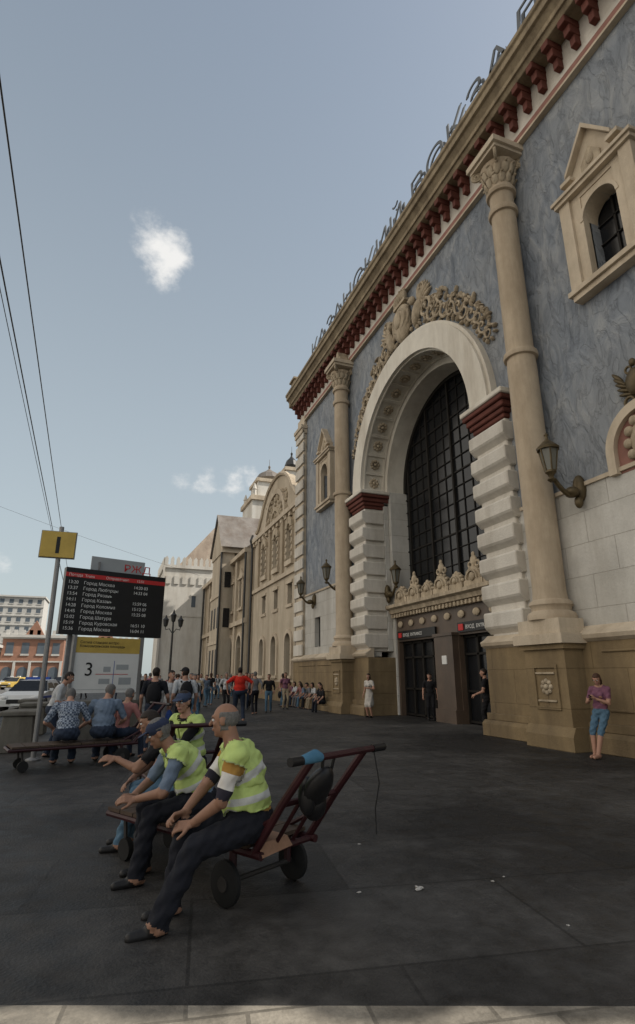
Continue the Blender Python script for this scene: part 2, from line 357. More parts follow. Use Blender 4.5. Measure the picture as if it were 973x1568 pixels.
mb=MB()
for (ya,yb,si) in ((12.05,13.5,1),(22.0,23.3,-1)):
    mb.box(10.42,11.6,ya,yb,2.6,9.05,white)
    z=2.75;k=0
    while z<8.9:
        h=.60;o=.12
        y0,y1=(ya-.1,yb+o) if si>0 else (ya-o,yb+.1)
        mb.prism([(10.42,z),(10.26,z+.14),(10.22,z+.2),(10.22,z+h-.03),(10.26,z+h),(11.35,z+h),(11.35,z)],y0,y1,white,'Y')
        z+=.795;k+=1
    def cap(e,z0,z1,m):
        mb.box(10.42-e,11.6,ya-e,yb+e,z0,z1,m)
    cap(.05,9.05,9.2,redm);cap(.12,9.2,9.36,redm);cap(.19,9.36,9.56,redm);cap(.27,9.56,9.72,redm);cap(.32,9.72,9.9,archm)
mb.box(11.6,12.6,13.0,13.8,0,9.9,whitest);mb.box(11.6,12.6,21.7,22.5,0,9.9,whitest)
mb.box(11.35,11.6,13.0,13.62,2.6,9.9,whitest);mb.box(11.35,11.6,21.88,22.5,2.6,9.9,whitest)
mb.obj('piers',ST,bevel=.03)
mb=MB()
mb.ring(YC,ZS,4.3,5.2,10.26,10.7,archm,n=64)
mb.ring(YC,ZS,5.2,5.32,10.36,10.7,archm,n=64)
mb.ring(YC,ZS,4.3,4.5,10.7,11.62,archm,n=64)
mb.ring(YC,ZS,3.98,4.3,11.5,12.6,archm,n=64)
for x in (10.42,11.4):
    mb.ring(YC,ZS,4.24,4.31,x,x+.07,archm,n=64)
nr=15
for k in range(nr):
    a=pi*(k+.5)/nr
    for d in (-.5,.5):
        aa=pi*(k+.5+d*.98)/nr
        mb.ring(YC,ZS,4.24,4.31,10.49,11.4,archm,a0=aa-.012,a1=aa+.012,n=2)
    rot=Matrix.Rotation(a-pi/2,3,'X')
    cc=Vector((10.95,YC+4.27*math.cos(a),ZS+4.27*math.sin(a)))
    for q in range(8):
        b=q*pi/4;off=rot@Vector((.17*math.cos(b),.17*math.sin(b),0))
        mb.ell(cc+off,(.085,.085,.06),relief,8,5,rot)
    mb.ell(cc-(rot@Vector((0,0,.03))),(.09,.09,.08),relief,8,5,rot)
mb.obj('arch',ST,smooth=True)
mb=MB()
mb.prism([(YC+3.98,4.6)]+arc(YC,ZS,3.98,0,pi,32)+[(YC-3.98,4.6)],12.5,12.56,glass)
y=-3.6
k=0
while y<=3.61:
    zt=ZS+math.sqrt(max(0,3.95**2-y*y))
    wv=.05 if k%3==0 else .016
    mb.box(12.5-(.10 if k%3==0 else .04),12.5,YC+y-wv,YC+y+wv,4.6,zt,mull);y+=.6;k+=1
z=5.2;k=0
while z<13.6:
    hw=3.95 if z<ZS else math.sqrt(3.95**2-(z-ZS)**2)
    wv=.03 if k%4==3 else .014
    mb.box(12.45,12.5,YC-hw,YC+hw,z-wv,z+wv,mull);z+=.62;k+=1
mb.ring(YC,ZS,3.8,3.98,12.36,12.5,mull,n=48)
mb.obj('arched_window',ST)
# portal
mb=MB()
XP=11.7
wall_holes(mb,XP,XP+.35,13.7,21.8,0,4.3,[(13.95,17.1,0,3.0),(18.4,21.55,0,3.0)],brown)
mb.box(XP-.25,XP,17.15,18.35,0,3.1,brown);mb.box(XP-.32,XP,17.1,18.4,0,.45,brown);mb.box(XP-.3,XP,17.1,18.4,3.0,3.1,brown)
mb.box(XP-.12,XP,13.7,21.8,4.02,4.14,relief)
mb.prism([(XP,4.14),(XP-.25,4.2),(XP-.3,4.35),(XP-.45,4.42),(XP-.45,4.55),(XP+.3,4.6),(XP+.3,4.14)],13.65,21.85,relief,'Y')
for i in range(34): mb.box(XP-.22,XP-.1,13.75+i*.24,13.87+i*.24,4.02,4.16,relief)
for i in range(9): mb.ell((XP-.04,14.1+i*.9,3.72),(.06,.2,.14),relief)
for a,b in ((14.0,17.0),(18.5,21.5)): mb.box(XP-.1,XP-.02,a,b,3.08,3.42,blackm)
mb.box(XP-.13,XP-.1,16.62,16.9,3.14,3.36,redp);mb.box(XP-.13,XP-.1,21.1,21.35,3.15,3.35,redp)
mb.box(XP-.28,XP-.25,17.55,17.85,2.0,2.3,whitep)
for a,b in ((13.95,17.1),(18.4,21.55)):
    n=4
    for i in range(n+1):
        y=a+(b-a)*i/n;mb.box(XP+.2,XP+.28,y-.05,y+.05,0,3.0,mull)
    for z in (0.05,1.05,2.3,2.9): mb.box(XP+.2,XP+.27,a,b,z,z+.07,mull)
    mb.box(XP+.29,XP+.31,a,b,0,3.0,glass)
mb.box(12.06,12.56,13.7,21.8,4.2,4.6,dark);mb.box(12.6,12.7,13.7,21.8,0,4.6,dark)
mb.obj('portal',ST)
for i,y in enumerate((16.5,21.0)):
    text('ВХОД  ENTRANCE',.18,whitep,ST,(XP-.105,y,3.18),(R(90),0,R(-90)))
mb=MB()
for yc,h in ((20.9,.62),(19.8,.75),(18.75,.55),(17.75,.85),(16.75,.55),(15.7,.75),(14.6,.62)):
    w=.52 if h>.6 else .4
    zz=4.6
    mb.prism([(yc-w,zz),(yc+w,zz),(yc+w,zz+.2)]+arc(yc,zz+.2,w*.85,0,pi,12)+[(yc-w,zz+.2)],XP-.22,XP+.05,relief)
    mb.ring(yc,zz+.22,w*.5,w*.62,XP-.3,XP-.22,relief,n=14)
    mb.ell((XP-.24,yc,zz+.3),(.08,w*.3,w*.3),relief)
    for k in range(7):
        a=pi*(k+.5)/7;mb.ell((XP-.12,yc+w*.9*math.cos(a),zz+.2+w*.9*math.sin(a)),(.09,.07,.07),relief)
    if h>.7:
        mb.ell((XP-.12,yc,zz+h+.1),(.1,.17,.2),relief);mb.ell((XP-.12,yc,zz+h+.33),(.06,.08,.1),relief)
        for sy in (-1,1): mb.disc_torus((XP-.12,yc+sy*.2,zz+h-.02),.1,.04,relief,12)
    else:
        mb.disc_torus((XP-.15,yc,zz+h+.0),.08,.035,relief,10)
mb.obj('portal_crests',ST,smooth=True)

def fwindow(yc,z0,mbx,pt=True,par=ST,X=X0,w=1.0,h=2.3,fw=.62,ped=1.1,fm=cream):
    mb=MB();r=w/2
    a=yc-r-fw;b=yc+r+fw
    mb.box(X-.2,X+.05,yc+r,yc+r+.28,z0,z0+h+.25,fm);mb.box(X-.2,X+.05,yc-r-.28,yc-r,z0,z0+h+.25,fm)
    mb.box(X-.28,X+.02,yc+r+.28,b,z0,z0+h+.4,fm);mb.box(X-.28,X+.02,a,yc-r-.28,z0,z0+h+.4,fm)
    arch_corners(mb,X-.17,X+.3,yc,w,z0+h-r,z0+h+.25,fm)
    mb.ring(yc,z0+h-r,r,r+.09,X-.22,X-.17,fm,n=16)
    mb.box(X-.2,X+.02,yc-r-.28,yc+r+.28,z0+h+.25,z0+h+.4,fm)
    mb.box(X-.36,X+.02,a-.06,b+.06,z0-.14,z0,fm);mb.box(X-.28,X+.02,a+.02,b-.02,z0-.3,z0-.14,fm)
    mb.box(X-.36,X+.02,a-.08,b+.08,z0+h+.4,z0+h+.52,fm);mb.box(X-.42,X+.02,a-.14,b+.14,z0+h+.52,z0+h+.62,fm)
    if pt:
        zz=z0+h+.62
        wq=(b-a)/2*.82
        mb.prism([(yc-wq,zz),(yc+wq,zz),(yc+wq,zz+.28),(yc+wq*.72,zz+.28),(yc+wq*.72,zz+.5),(yc,zz+ped+.35),(yc-wq*.72,zz+.5),(yc-wq*.72,zz+.28),(yc-wq,zz+.28)],X-.16,X,fm)
        for s in (-1,1):
            mb.prism([(yc+s*wq*.8,zz+.42),(yc+s*wq*.8,zz+.55),(yc,zz+ped+.5),(yc,zz+ped+.34)],X-.34,X,fm)
            mb.box(X-.34,X,min(yc+s*wq,yc+s*wq*.62),max(yc+s*wq,yc+s*wq*.62),zz+.28,zz+.4,fm)
        mb.prism([(yc-.3,zz+.2),(yc+.3,zz+.2),(yc+.3,zz+.45),(yc,zz+.85),(yc-.3,zz+.45)],X-.22,X-.16,relief)
        mb.ell((X-.22,yc,zz+.42),(.06,.12,.14),relief)
    mb.box(X+.33,X+.36,yc-r,yc+r,z0,z0+h,glass)
    mb.box(X+.28,X+.33,yc-.03,yc+.03,z0,z0+h,mull)
    for i in range(1,4): mb.box(X+.28,X+.33,yc-r,yc+r,z0+h*i/4-.02,z0+h*i/4+.02,mull)
    mb.box(X+.36,X+.5,yc-r-.1,yc+r+.1,z0-.1,z0+h+.3,dark)
    mb.obj('framed_window',par,bevel=.012)
for yc,z in wins: fwindow(yc,z,None)

mb=MB();rng=random.Random(3)
XR=10.5
mb.ell((XR-.05,YC,16.2),(.28,.66,.9),relief,16,10)
mb.disc_torus((XR-.22,YC,16.25),.5,.07,relief,20);mb.disc_torus((XR-.15,YC,16.25),.66,.05,relief,24)
mb.ell((XR-.3,YC,16.25),(.1,.30,.40),relief)
for k in range(5):
    mb.ell((XR-.12,YC-.4+.2*k,17.35+.12*math.sin(pi*k/4)),(.12,.09,.26),relief);mb.ell((XR-.12,YC-.4+.2*k,17.62+.14*math.sin(pi*k/4)),(.08,.07,.07),relief)
mb.box(XR-.2,XR+.1,YC-.5,YC+.5,17.05,17.18,relief)
def spiral(yc,zc,r0,turn,th,dirn,ph=0):
    pts=[];rr=[]
    for i in range(18):
        t=i/17;r=r0*(1-.85*t);a=ph+dirn*t*turn*2*pi
        pts.append((XR+.02-.10*t,yc+r*math.cos(a),zc+r*math.sin(a)));rr.append(th*(1-.3*t))
    mb.tube(pts,rr,relief,6)
def leaf(yc,zc,L_,W_,a): mb.ell((XR+.03,yc,zc),(.10,L_,W_),relief,8,6,Matrix.Rotation(a,3,'X'))
for s in (-1,1):
    mb.ell((XR-.04,YC+s*1.15,15.95),(.18,.26,.55),relief,12,8,Matrix.Rotation(R(-20*s),3,'X'))
    mb.ell((XR-.1,YC+s*.95,16.65),(.16,.17,.2),relief);mb.ell((XR-.14,YC+s*.8,16.68),(.1,.13,.07),relief)
    for k in range(7):
        a=R(20+k*15)
        leaf(YC+s*(1.4+.45*math.cos(a)),16.1+.7*math.sin(a),.45,.075,s*a*.8)
    spiral(YC+s*1.75,15.75,.5,1.6,.08,-s,0);spiral(YC+s*1.55,16.9,.34,1.4,.06,s,1)
    for k in range(10):
        a=R(68-k*4.9);rad=5.84+.06*math.sin(k*2.1)
        if s<0: a=pi-a
        cy=YC+rad*math.cos(a);cz=ZS+rad*math.sin(a);r0=.52-.027*k
        spiral(cy,cz,r0,1.3,.07-.003*k,s*(1 if k%2 else -1),a)
        for q in range(7):
            b=q*.9+rng.uniform(-.3,.3)
            leaf(cy+r0*1.02*math.cos(b),cz+r0*1.02*math.sin(b),.17-.008*k,.05,b+rng.uniform(-.6,.6))
    for k in range(26):
        t=rng.random();a=R(75-t*48);rad=6.1+.75*(1-t)*rng.random()
        if s<0: a=pi-a
        leaf(YC+rad*math.cos(a),ZS+rad*math.sin(a),rng.uniform(.14,.30)*(1-.4*t),rng.uniform(.04,.07),rng.uniform(0,pi))
for k in range(46):
    a=rng.uniform(0,pi);leaf(YC+rng.uniform(-1.9,1.9),rng.uniform(15.35,16.9),rng.uniform(.1,.24),rng.uniform(.04,.09),a)
mb.obj('arch_relief',ST,smooth=True)

for yc in (7.75,):
    mb=MB()
    mb.prism([(yc-.8,6.0)]+[(yc+.8,6.0)]+arc(yc,6.5,.8,0,pi,20),X0-.07,X0,bandm)
    mb.ring(yc,6.5,.8,1.02,X0-.2,X0,cream,n=28)
    mb.box(X0-.2,X0,yc+.8,yc+1.02,6.0,6.5,cream);mb.box(X0-.2,X0,yc-1.02,yc-.8,6.0,6.5,cream)
    mb.ell((X0-.1,yc,6.6),(.12,.4,.5),relief)
    for k in range(12):
        a=2*pi*k/12;mb.ell((X0-.12,yc+.45*math.cos(a),6.6+.55*math.sin(a)),(.1,.12,.12),relief)
    mb.ell((X0-.12,yc,7.95),(.14,.26,.34),bronze)
    for s in (-1,1):
        for k in range(5): mb.ell((X0-.1,yc+s*(.3+.04*k),7.75+.13*k),(.07,.2,.05),bronze,10,7,Matrix.Rotation(R(s*(20+8*k)),3,'X'))
        mb.disc_torus((X0-.1,yc+s*.25,7.55),.12,.04,bronze,12);mb.disc_torus((X0-.12,yc+s*.14,8.3),.08,.03,bronze,12)
    mb.ell((X0-.14,yc,8.42),(.07,.08,.1),bronze)
    mb.obj('cartouche',ST,smooth=True)

mb=MB()
y=6.0
while y<29.2:
    mb.tube([(10.12,y,20.1),(10.12,y,21.2)],.018,letm,5);mb.tube([(10.12,y,20.75),(10.9,y,20.1)],.016,letm,5);mb.tube([(10.12,y,20.2),(10.12,y+.75,20.7)],.012,letm,5);y+=.75
for z in (20.35,20.7,21.1): mb.tube([(10.12,6,z),(10.12,29,z)],.018,letm,5)
mb.obj('sign_frame',ST)
for xo in (10.02,10.2):
    t=text('КАЗАНСКИЙ ВОКЗАЛ',1.40,letm,ST,(xo,28.4,20.6),(R(90),0,R(-90)),'roof_lettering',.02,off=-.012)
    xs=[v.co.x for v in t.data.vertices];wd=max(xs)-min(xs);t.scale=(20.0/wd,1.0,1)

def lantern(x,y,z,dx,dy,name='wall_lantern',S_=1.):
    e=empty(name,(x,y,z));mb=MB()
    L=.8
    pts=[(dx*L*t,dy*L*t,-.1-.35*math.sin(pi*min(1,t*1.1))*.7+t*.12) for t in [i/10 for i in range(11)]]
    mb.tube(pts,[.05]*11,bronze,8)
    mb.ell((dx*.06,dy*.06,-.1),(.14,.14,.3),bronze);mb.ell((dx*.14,dy*.14,-.42),(.09,.09,.14),bronze)
    mb.ell((dx*.3,dy*.3,-.22),(.16,.16,.12),bronze)
    cx,cy=dx*L,dy*L
    mb.lathe([(.04,-.05),(.09,.0),(.05,.06),(.07,.12),(.12,.16),(.12,.2)],cx,cy,bronze,12)
    mb.lathe([(.11,.2),(.19,.68)],cx,cy,lampglass,6)
    for k in range(6):
        a=2*pi*k/6;mb.tube([(cx+.115*math.cos(a),cy+.115*math.sin(a),.2),(cx+.2*math.cos(a),cy+.2*math.sin(a),.69)],.018,bronze,5)
    mb.lathe([(.23,.67),(.24,.72),(.2,.76),(.1,.86),(.05,.9),(.03,.98),(.05,1.02),(.01,1.08)],cx,cy,bronze,12)
    mb.obj('lantern_body',e,smooth=True);e.scale=(S_,S_,S_)
lantern(10.55,9.72,6.15,-1,0,S_=1.15);lantern(10.55,25.0,6.0,-1,0,S_=1.1);lantern(10.55,29.0,5.8,-1,0,S_=1.1);lantern(11.4,21.95,5.3,0,-1,S_=1.1)

# ------------------------------------------------------------------ wing next to the pavilion
W2=empty('station_wing')
X2=10.95
mb=MB()
def awin(mb,X,yc,z0,w,h,m,frame=.25,wm=glass):
    r=w/2
    arch_corners(mb,X-.04,X+.3,yc,w,z0+h-r,z0+h,m)
    mb.ring(yc,z0+h-r,r,r+frame,X-.14,X,m,n=14)
    mb.box(X-.14,X,yc+r,yc+r+frame,z0,z0+h-r,m);mb.box(X-.14,X,yc-r-frame,yc-r,z0,z0+h-r,m)
    mb.box(X-.2,X,yc-r-frame,yc+r+frame,z0-.18,z0,m)
    mb.box(X+.3,X+.35,yc-r,yc+r,z0,z0+h,wm);mb.box(X+.24,X+.3,yc-.04,yc+.04,z0,z0+h,mull)
    mb.box(X+.24,X+.3,yc-r,yc+r,z0+h*.5-.03,z0+h*.5+.03,mull)
holes=[];bays=[35.2,38.6,42.0]
for y in bays: holes+=[(y-.65,y+.65,1.6,4.3),(y-.5,y+.5,6.2,7.6),(y-.45,y+.45,9.2,11.4)]
wall_holes(mb,X2,X2+.6,YF,46,1.2,12.6,holes,beige2)
for y in bays:
    awin(mb,X2,y,1.6,1.3,2.7,cream);mb.box(X2-.1,X2,y-.7,y+.7,7.6,7.8,cream);mb.box(X2-.1,X2,y-.7,y+.7,6.0,6.2,cream);mb.box(X2+.3,X2+.34,y-.5,y+.5,6.2,7.6,glass)
mb.box(X2-.25,X2+.6,YF,46,0,1.2,tan)
mb.box(X2-.15,X2,YF,46,8.2,8.5,cream);mb.box(X2-.3,X2+.6,YF,46,12.6,12.95,cream)
for y in (33.4,36.9,40.3,43.8): mb.box(X2-.16,X2,y-.25,y+.25,8.5,12.6,beige)
for y in bays:
    for s in (-1,1):
        mb.box(X2-.14,X2,y+s*.62-.12,y+s*.62+.12,9.0,11.7,cream)
        for k in range(5): mb.ell((X2-.16,y+s*.62,9.3+k*.5),(.08,.14,.13),relief,8,6)
    mb.box(X2-.2,X2,y-.8,y+.8,8.85,9.2,cream);mb.box(X2+.3,X2+.34,y-.45,y+.45,9.2,11.4,glass);mb.ring(y,11.5,.3,.8,X2-.2,X2,relief,n=14)
gy=38.8
P=[(gy-6.2,12.95),(gy+6.2,12.95),(gy+6.0,13.5),(gy+5.2,13.7),(gy+4.7,14.3)]+arc(gy,12.9,4.6,R(25),R(155),20)+[(gy-4.7,14.3),(gy-5.2,13.7),(gy-6.0,13.5)]
P=[(a,12.95+(b-12.95)*.78) for a,b in P]
mb.prism(P,X2-.05,X2+.5,beige2)
for i in range(len(P)-1):
    if P[i][1]>13.3 and P[i+1][1]>13.3:
        a,b=P[i],P[i+1];mb.tube([(X2-.1,a[0],a[1]),(X2-.1,b[0],b[1])],.16,cream,6)
mb.ring(gy,12.5,2.5,2.9,X2-.25,X2-.05,cream,n=24);mb.ring(gy,12.7,1.0,1.3,X2-.2,X2-.05,relief,n=24)
for k in range(60): mb.ell((X2-.08,gy+rng.uniform(-2.9,2.9),rng.uniform(13.0,14.9)),(.14,rng.uniform(.12,.3),rng.uniform(.08,.2)),relief,8,6,Matrix.Rotation(rng.uniform(0,pi),3,'X'))
mb.add([(X2,YF,12.9),(X2,46,12.9),(18,46,16.5),(18,YF,16.5)],[(0,1,2,3)],roofm)
mb.box(X2+.6,18,YF+.31,46,0,12.6,beige)
for k in range(13): mb.box(X2-.2,X2+.1,32.6+k*1.05,33.1+k*1.05,12.3,12.6,cream)
mb.tube([(X2-.22,45.6,13.4),(X2-.4,45.6,12.9),(X2-.22,45.6,12.2),(X2-.22,45.6,.3)],.1,ironm,8);mb.tube([(X2-.22,33,12.2),(X2-.22,33,.3)],.08,ironm,8)
mb.obj('wing_walls',W2)

W3=empty('station_far_wing');X3=10.6
mb=MB()
holes=[];bays=[48.6,52.4,56.2,60,63.8]
for y in bays: holes+=[(y-1.0,y+1.0,.6,5.0),(y-.5,y+.5,7.6,9.8)]
wall_holes(mb,X3,X3+.6,46,70,.6,12.0,holes,beige)
for y in bays:
    awin(mb,X3,y,.6,2.0,4.4,cream,.3);mb.box(X3+.3,X3+.34,y-.5,y+.5,7.6,9.8,glass)
    for s in (-1,1): mb.box(X3-.15,X3,y+s*.65-.15,y+s*.65+.15,7.4,10,cream)
    mb.box(X3-.25,X3,y-.95,y+.95,10,10.2,cream);mb.prism([(y-.9,10.2),(y+.9,10.2),(y,11)],X3-.18,X3,cream);mb.box(X3-.2,X3,y-.9,y+.9,7.2,7.4,cream)
for y in (46.4,50.5,54.3,58.1,61.9,65.7): mb.box(X3-.22,X3,y-.35,y+.35,.3,12,beige2)
mb.box(X3-.3,X3,46,70,5.9,6.3,cream);mb.box(X3-.45,X3+.6,46,70,12,12.4,cream)
mb.box(X3+.6,20,46,70,0,12,beige)
mb.add([(X3-.3,45.9,12.4),(X3-.3,70,12.4),(15,70,16),(15,45.9,16)],[(0,1,2,3)],roofm)
mb.box(X3-1.2,X3,52.5,58,0,13.2,beige2);mb.prism([(52.2,13.2),(58.3,13.2),(58.0,14.0),(55.25,17.4),(52.5,14.0)],X3-1.3,X3+4,beige2)
mb.add([(X3-1.5,51.9,13.7),(X3+5,51.9,13.7),(X3+5,55.25,17.8),(X3-1.5,55.25,17.8),(X3-1.5,58.6,13.7),(X3+5,58.6,13.7)],[(0,1,2,3),(3,2,5,4)],roofm)
for z in (4.5,9): mb.box(X3-1.3,X3-1.2,52.4,58.1,z,z+.3,cream)
for y in (53.6,55.25,56.9):
    mb.box(X3-1.24,X3-1.2,y-.35,y+.35,6,8,glass);mb.box(X3-1.24,X3-1.2,y-.35,y+.35,1.5,4,glass)
mb.box(X3-.9,X3-.3,52.44,52.5,9.8,11.3,glass);mb.box(X3-.9,X3-.3,52.44,52.5,6.0,7.8,glass)
mb.tube([(X3-1.32,52.4,13.2),(X3-1.32,52.4,.3)],.1,ironm,8);mb.tube([(X3-.3,46.2,12),(X3-.3,46.2,.3)],.1,ironm,8)
mb.tube([(X3-.35,69.0,12),(X3-.35,69,.3)],.12,ironm,8)
mb.obj('wing_walls',W3)

def turret(x,y,w,h,name):
    e=empty(name,(x,y,0));mb=MB();a=w/2
    mb.box(-a,a,-a,a,0,h*.8,towerm);mb.box(-a-.25,a+.25,-a-.25,a+.25,h*.8,h*.82,cream);mb.box(-a-.1,a+.1,-a-.1,a+.1,h*.7,h*.71,cream)
    for sx in (-1,1):
        for sy in (-1,1):
            mb.lathe([(.25,0),(.22,.8),(.3,.85),(.05,1.6)],sx*a*.9,sy*a*.9,towerm,8,h*.82)
    b=a*.7;mb.box(-b,b,-b,b,h*.82,h*.9,towerm);mb.box(-b-.2,b+.2,-b-.2,b+.2,h*.9,h*.915,cream)
    for s in (-1,1): mb.box(-.3,.3,-a-.03,-a,h*.6+s*2,h*.6+s*2+1.4,farw)
    mb.box(-a-.03,-a,-.35,.35,h*.6,h*.6+1.6,farw);mb.box(-.35,.35,-b-.03,-b,h*.835,h*.88,farw)
    mb.lathe([(b*.75,0),(b*.95,.5),(b*.7,1.2),(b*.25,1.7),(.1,2.0),(.16,2.3),(.03,2.5),(.02,3.3)],0,0,roofm if w>3 else ironm,12,h*.915)
    mb.obj('turret_body',e)
turret(16.4,62,5.2,26.6,'turret_tower');turret(19.6,63,2.8,29.5,'turret_tower')

TW=empty('white_corner_building')
mb=MB()
mb.box(5.4,11.4,70,80,0,14.6,towerm);mb.box(5.2,11.6,69.8,80.2,14.6,15.0,towerm);mb.box(5.3,11.5,69.9,80,8.6,8.9,towerm);mb.box(5.3,11.5,69.9,80,.0,1.0,cream)
for k in range(9):
    x=5.3+k*.72;mb.box(x,x+.42,69.8,70.1,15.0,15.8,towerm);mb.prism([(x,15.8),(x+.42,15.8),(x+.21,16.1)],69.8,70.1,towerm,'Y')
for k in range(14):
    y=70+k*.72;mb.box(5.2,5.5,y,y+.42,15,15.9,towerm)
mb.box(5.15,5.4,69.8,70.0,1,14.6,towerm)
mb.box(8.9,9.4,69.96,70,9.8,11.2,farw)
mb.box(8.8,9.5,69.9,70,11.2,11.4,towerm)
for k in range(6): mb.box(5.6+k,6.2+k,69.88,69.98,12.6,13.6,towerm)
mb.obj('tower_walls',TW)
mb=MB();mb.add([(7.5,76,16),(18,76,16),(18,86,16),(7.5,86,16),(14.2,81,24.6)],[(0,1,4),(1,2,4),(2,3,4),(3,0,4)],roofb);mb.box(7.7,17.8,76.2,85.8,0,16,beige2);mb.obj('pyramid_roof',TW)

def farb(name,x0,x1,y,h,m,fl,ww,arches=False,dep=14):
    e=empty(name,(0,0,0));mb=MB();mb.box(x0,x1,y,y+dep,0,h,m)
    fh=h/fl;n=max(1,int((x1-x0)/ww))
    for f in range(fl):
        for i in range(n):
            cx=x0+(i+.5)*(x1-x0)/n;w=ww*.24
            if arches and f==0: 
                w=ww*.32;mb.prism([(cx-w,.2),(cx+w,.2),(cx+w,fh*.55)]+[(cx+w*math.cos(a),fh*.55+w*math.sin(a)) for a in [pi*q/8 for q in range(1,8)]]+[(cx-w,fh*.55)],y-.05,y,farw,'Y')
                mb.box(cx+w+.1,cx+w+.5,y-.3,y,0,fh,farm)
            else: mb.box(cx-w,cx+w,y-.05,y,f*fh+fh*.3,f*fh+fh*.78,farw);mb.box(cx-w-.1,cx+w+.1,y-.15,y,f*fh+fh*.22,f*fh+fh*.3,farm)
        mb.box(x0-.1,x1+.1,y-.25,y,f*fh+fh-.25,f*fh+fh,farm)
    mb.box(x0-.4,x1+.4,y-.6,y+dep,h,h+.5,farm)
    if arches:
        for i in range(n*2):
            cx=x0+(i+.5)*(x1-x0)/n/2;mb.box(cx-.3,cx+.3,y-.3,y,h+.5,h+1.4,farm)
        mb.prism([(x0+(x1-x0)*.35,h+.5),(x0+(x1-x0)*.65,h+.5),(x0+(x1-x0)*.5,h+3.2)],y-.3,y+1,brickm,'Y')
    mb.obj('walls',e)
farb('ornate_brick_building',-19,-8.5,118,8.5,brickm,2,2.6,True)
farb('classical_building',-8.5,6,126,8.0,farm,2,2.4,True)
farb('low_shop_building',-34,-19.2,112,6.5,farm,2,2.5,True)
farb('apartment_block',-60,-22,200,26,farm,9,2.6)
farb('apartment_block',-18,-2,260,17,farm,6,3)
farb('office_building',-90,-62,60,16,farm,5,3)

# ------------------------------------------------------------------ street furniture
SP=empty('platform_sign',(-1.22,12.89,0));mb=MB()
mb.tube([(0,0,0),(-.06,0,4.75)],.05,steel,10);mb.lathe([(.14,0),(.14,.03),(.07,.06)],0,0,steel,12)
mb.box(-.42,.26,-.09,-.05,4.05,4.62,yellowp);mb.box(-.44,.28,-.05,-.03,4.03,4.64,steel)
mb.obj('pole_and_plate',SP,bevel=.005)
text('1',.5,blackm,SP,(-.08,-.093,4.15),(R(90),0,0),'numeral',.002,'CENTER',1,.012)

BD=empty('departure_board',(0,17,0),R(19))
mb=MB()
mb.box(-1.48,1.42,-.1,.12,2.68,4.5,blackm);mb.box(-1.48,1.42,-.104,-.1,4.24,4.36,redp)
for x in (-1.1,.95): mb.box(x-.06,x+.06,.13,.25,0,2.8,steel)
mb.box(-.75,.85,.2,.24,4.42,4.95,greyp);mb.box(-.55,-.5,.14,.2,4.3,4.8,steel)
mb.obj('board_casing',BD,bevel=.01)
text('РЖД',.3,redp,BD,(.2,.197,4.6),(R(90),0,0),'logo',.002,'LEFT',1.2)
names=['Город Москва','Город Люберцы','Город Рязань','Город Казань','Город Коломна','Город Москва','Город Шатура','Город Куровская','Город Москва']
text('Поезда  Trains           Отправление        12:51',.105,whitep,BD,(-1.4,-.106,4.265),(R(90),0,0))
for i,n in enumerate(names):
    z=4.06-i*.158
    text('%02d:%02d'%(13+i//3,(i*17+20)%60),.125,whitep,BD,(-1.4,-.106,z),(R(90),0,0));text(n,.125,whitep,BD,(-.98,-.106,z),(R(90),0,0))
    if i%4!=2: text('%d:%02d %02d'%(14+i//3,(i*13+20)%60,3+i),.125,whitep,BD,(.45,-.106,z),(R(90),0,0))
PS=empty('poster_stand',(0,17,0),R(19));mb=MB()
mb.box(-1.0,.78,-.16,-.06,1.15,2.62,whitep);mb.box(-1.0,.78,-.164,-.16,2.2,2.62,yellowp)
mb.box(-1.08,-1.0,-.2,0,.6,2.66,steel);mb.box(.78,.86,-.2,0,.6,2.66,steel)
mb.box(-1.1,.88,-.3,.12,0,.85,concrete);mb.box(-1.15,.93,-.34,.16,.85,.95,concrete)
for (a,b,c,d) in ((-.3,.0,1.38,1.52),(.25,.6,1.36,1.55),(.15,.5,1.76,1.9),(-.2,.0,1.7,1.84)): mb.box(a,b,-.164,-.16,c,d,greyp)
mb.box(-.4,.5,-.166,-.164,1.63,1.645,redp);mb.box(.08,.095,-.168,-.166,1.3,2.0,mat('map_line_blue',(.05,.1,.35),.5,.05));mb.box(-.9,.65,-.166,-.164,1.235,1.245,greyp)
mb.obj('poster_and_base',PS,bevel=.004)
text('3',.5,blackm,PS,(-.72,-.168,1.6),(R(90),0,0));text('Схема станции метро\nКомсомольская площадь',.1,blackm,PS,(-.9,-.168,2.45),(R(90),0,0))
mb=MB();mb.tube([(0,0,0),(0,0,4.3)],[.08]+[.045],ironm,10);mb.lathe([(.2,0),(.2,.3),(.12,.5),(.08,.9)],0,0,ironm,12)
for s in (-1,1):
    mb.tube([(0,0,3.7),(s*.18,0,3.95),(s*.36,0,3.9),(s*.38,0,4.05)],.025,ironm,6)
    mb.lathe([(.05,0),(.1,.05),(.15,.34),(.17,.36),(.08,.46),(.02,.6)],s*.38,0,ironm,8,4.05)
mb.lathe([(.05,0),(.1,.05),(.15,.34),(.17,.36),(.08,.46),(.02,.65)],0,0,ironm,8,4.3)
mb.obj('street_lamp',loc=(2.95,30,0))
for x,y in ((-1.75,14.7),(-1.9,18.7),(-2.3,21.5)):
    mb=MB();mb.prism([(-.35,0),(.35,0),(.3,.75),(-.3,.75)],-.5,.5,concrete,'Y');mb.box(-.36,.36,-.55,.55,.75,.85,concrete);mb.obj('concrete_planter',loc=(x,y,0),bevel=.02)

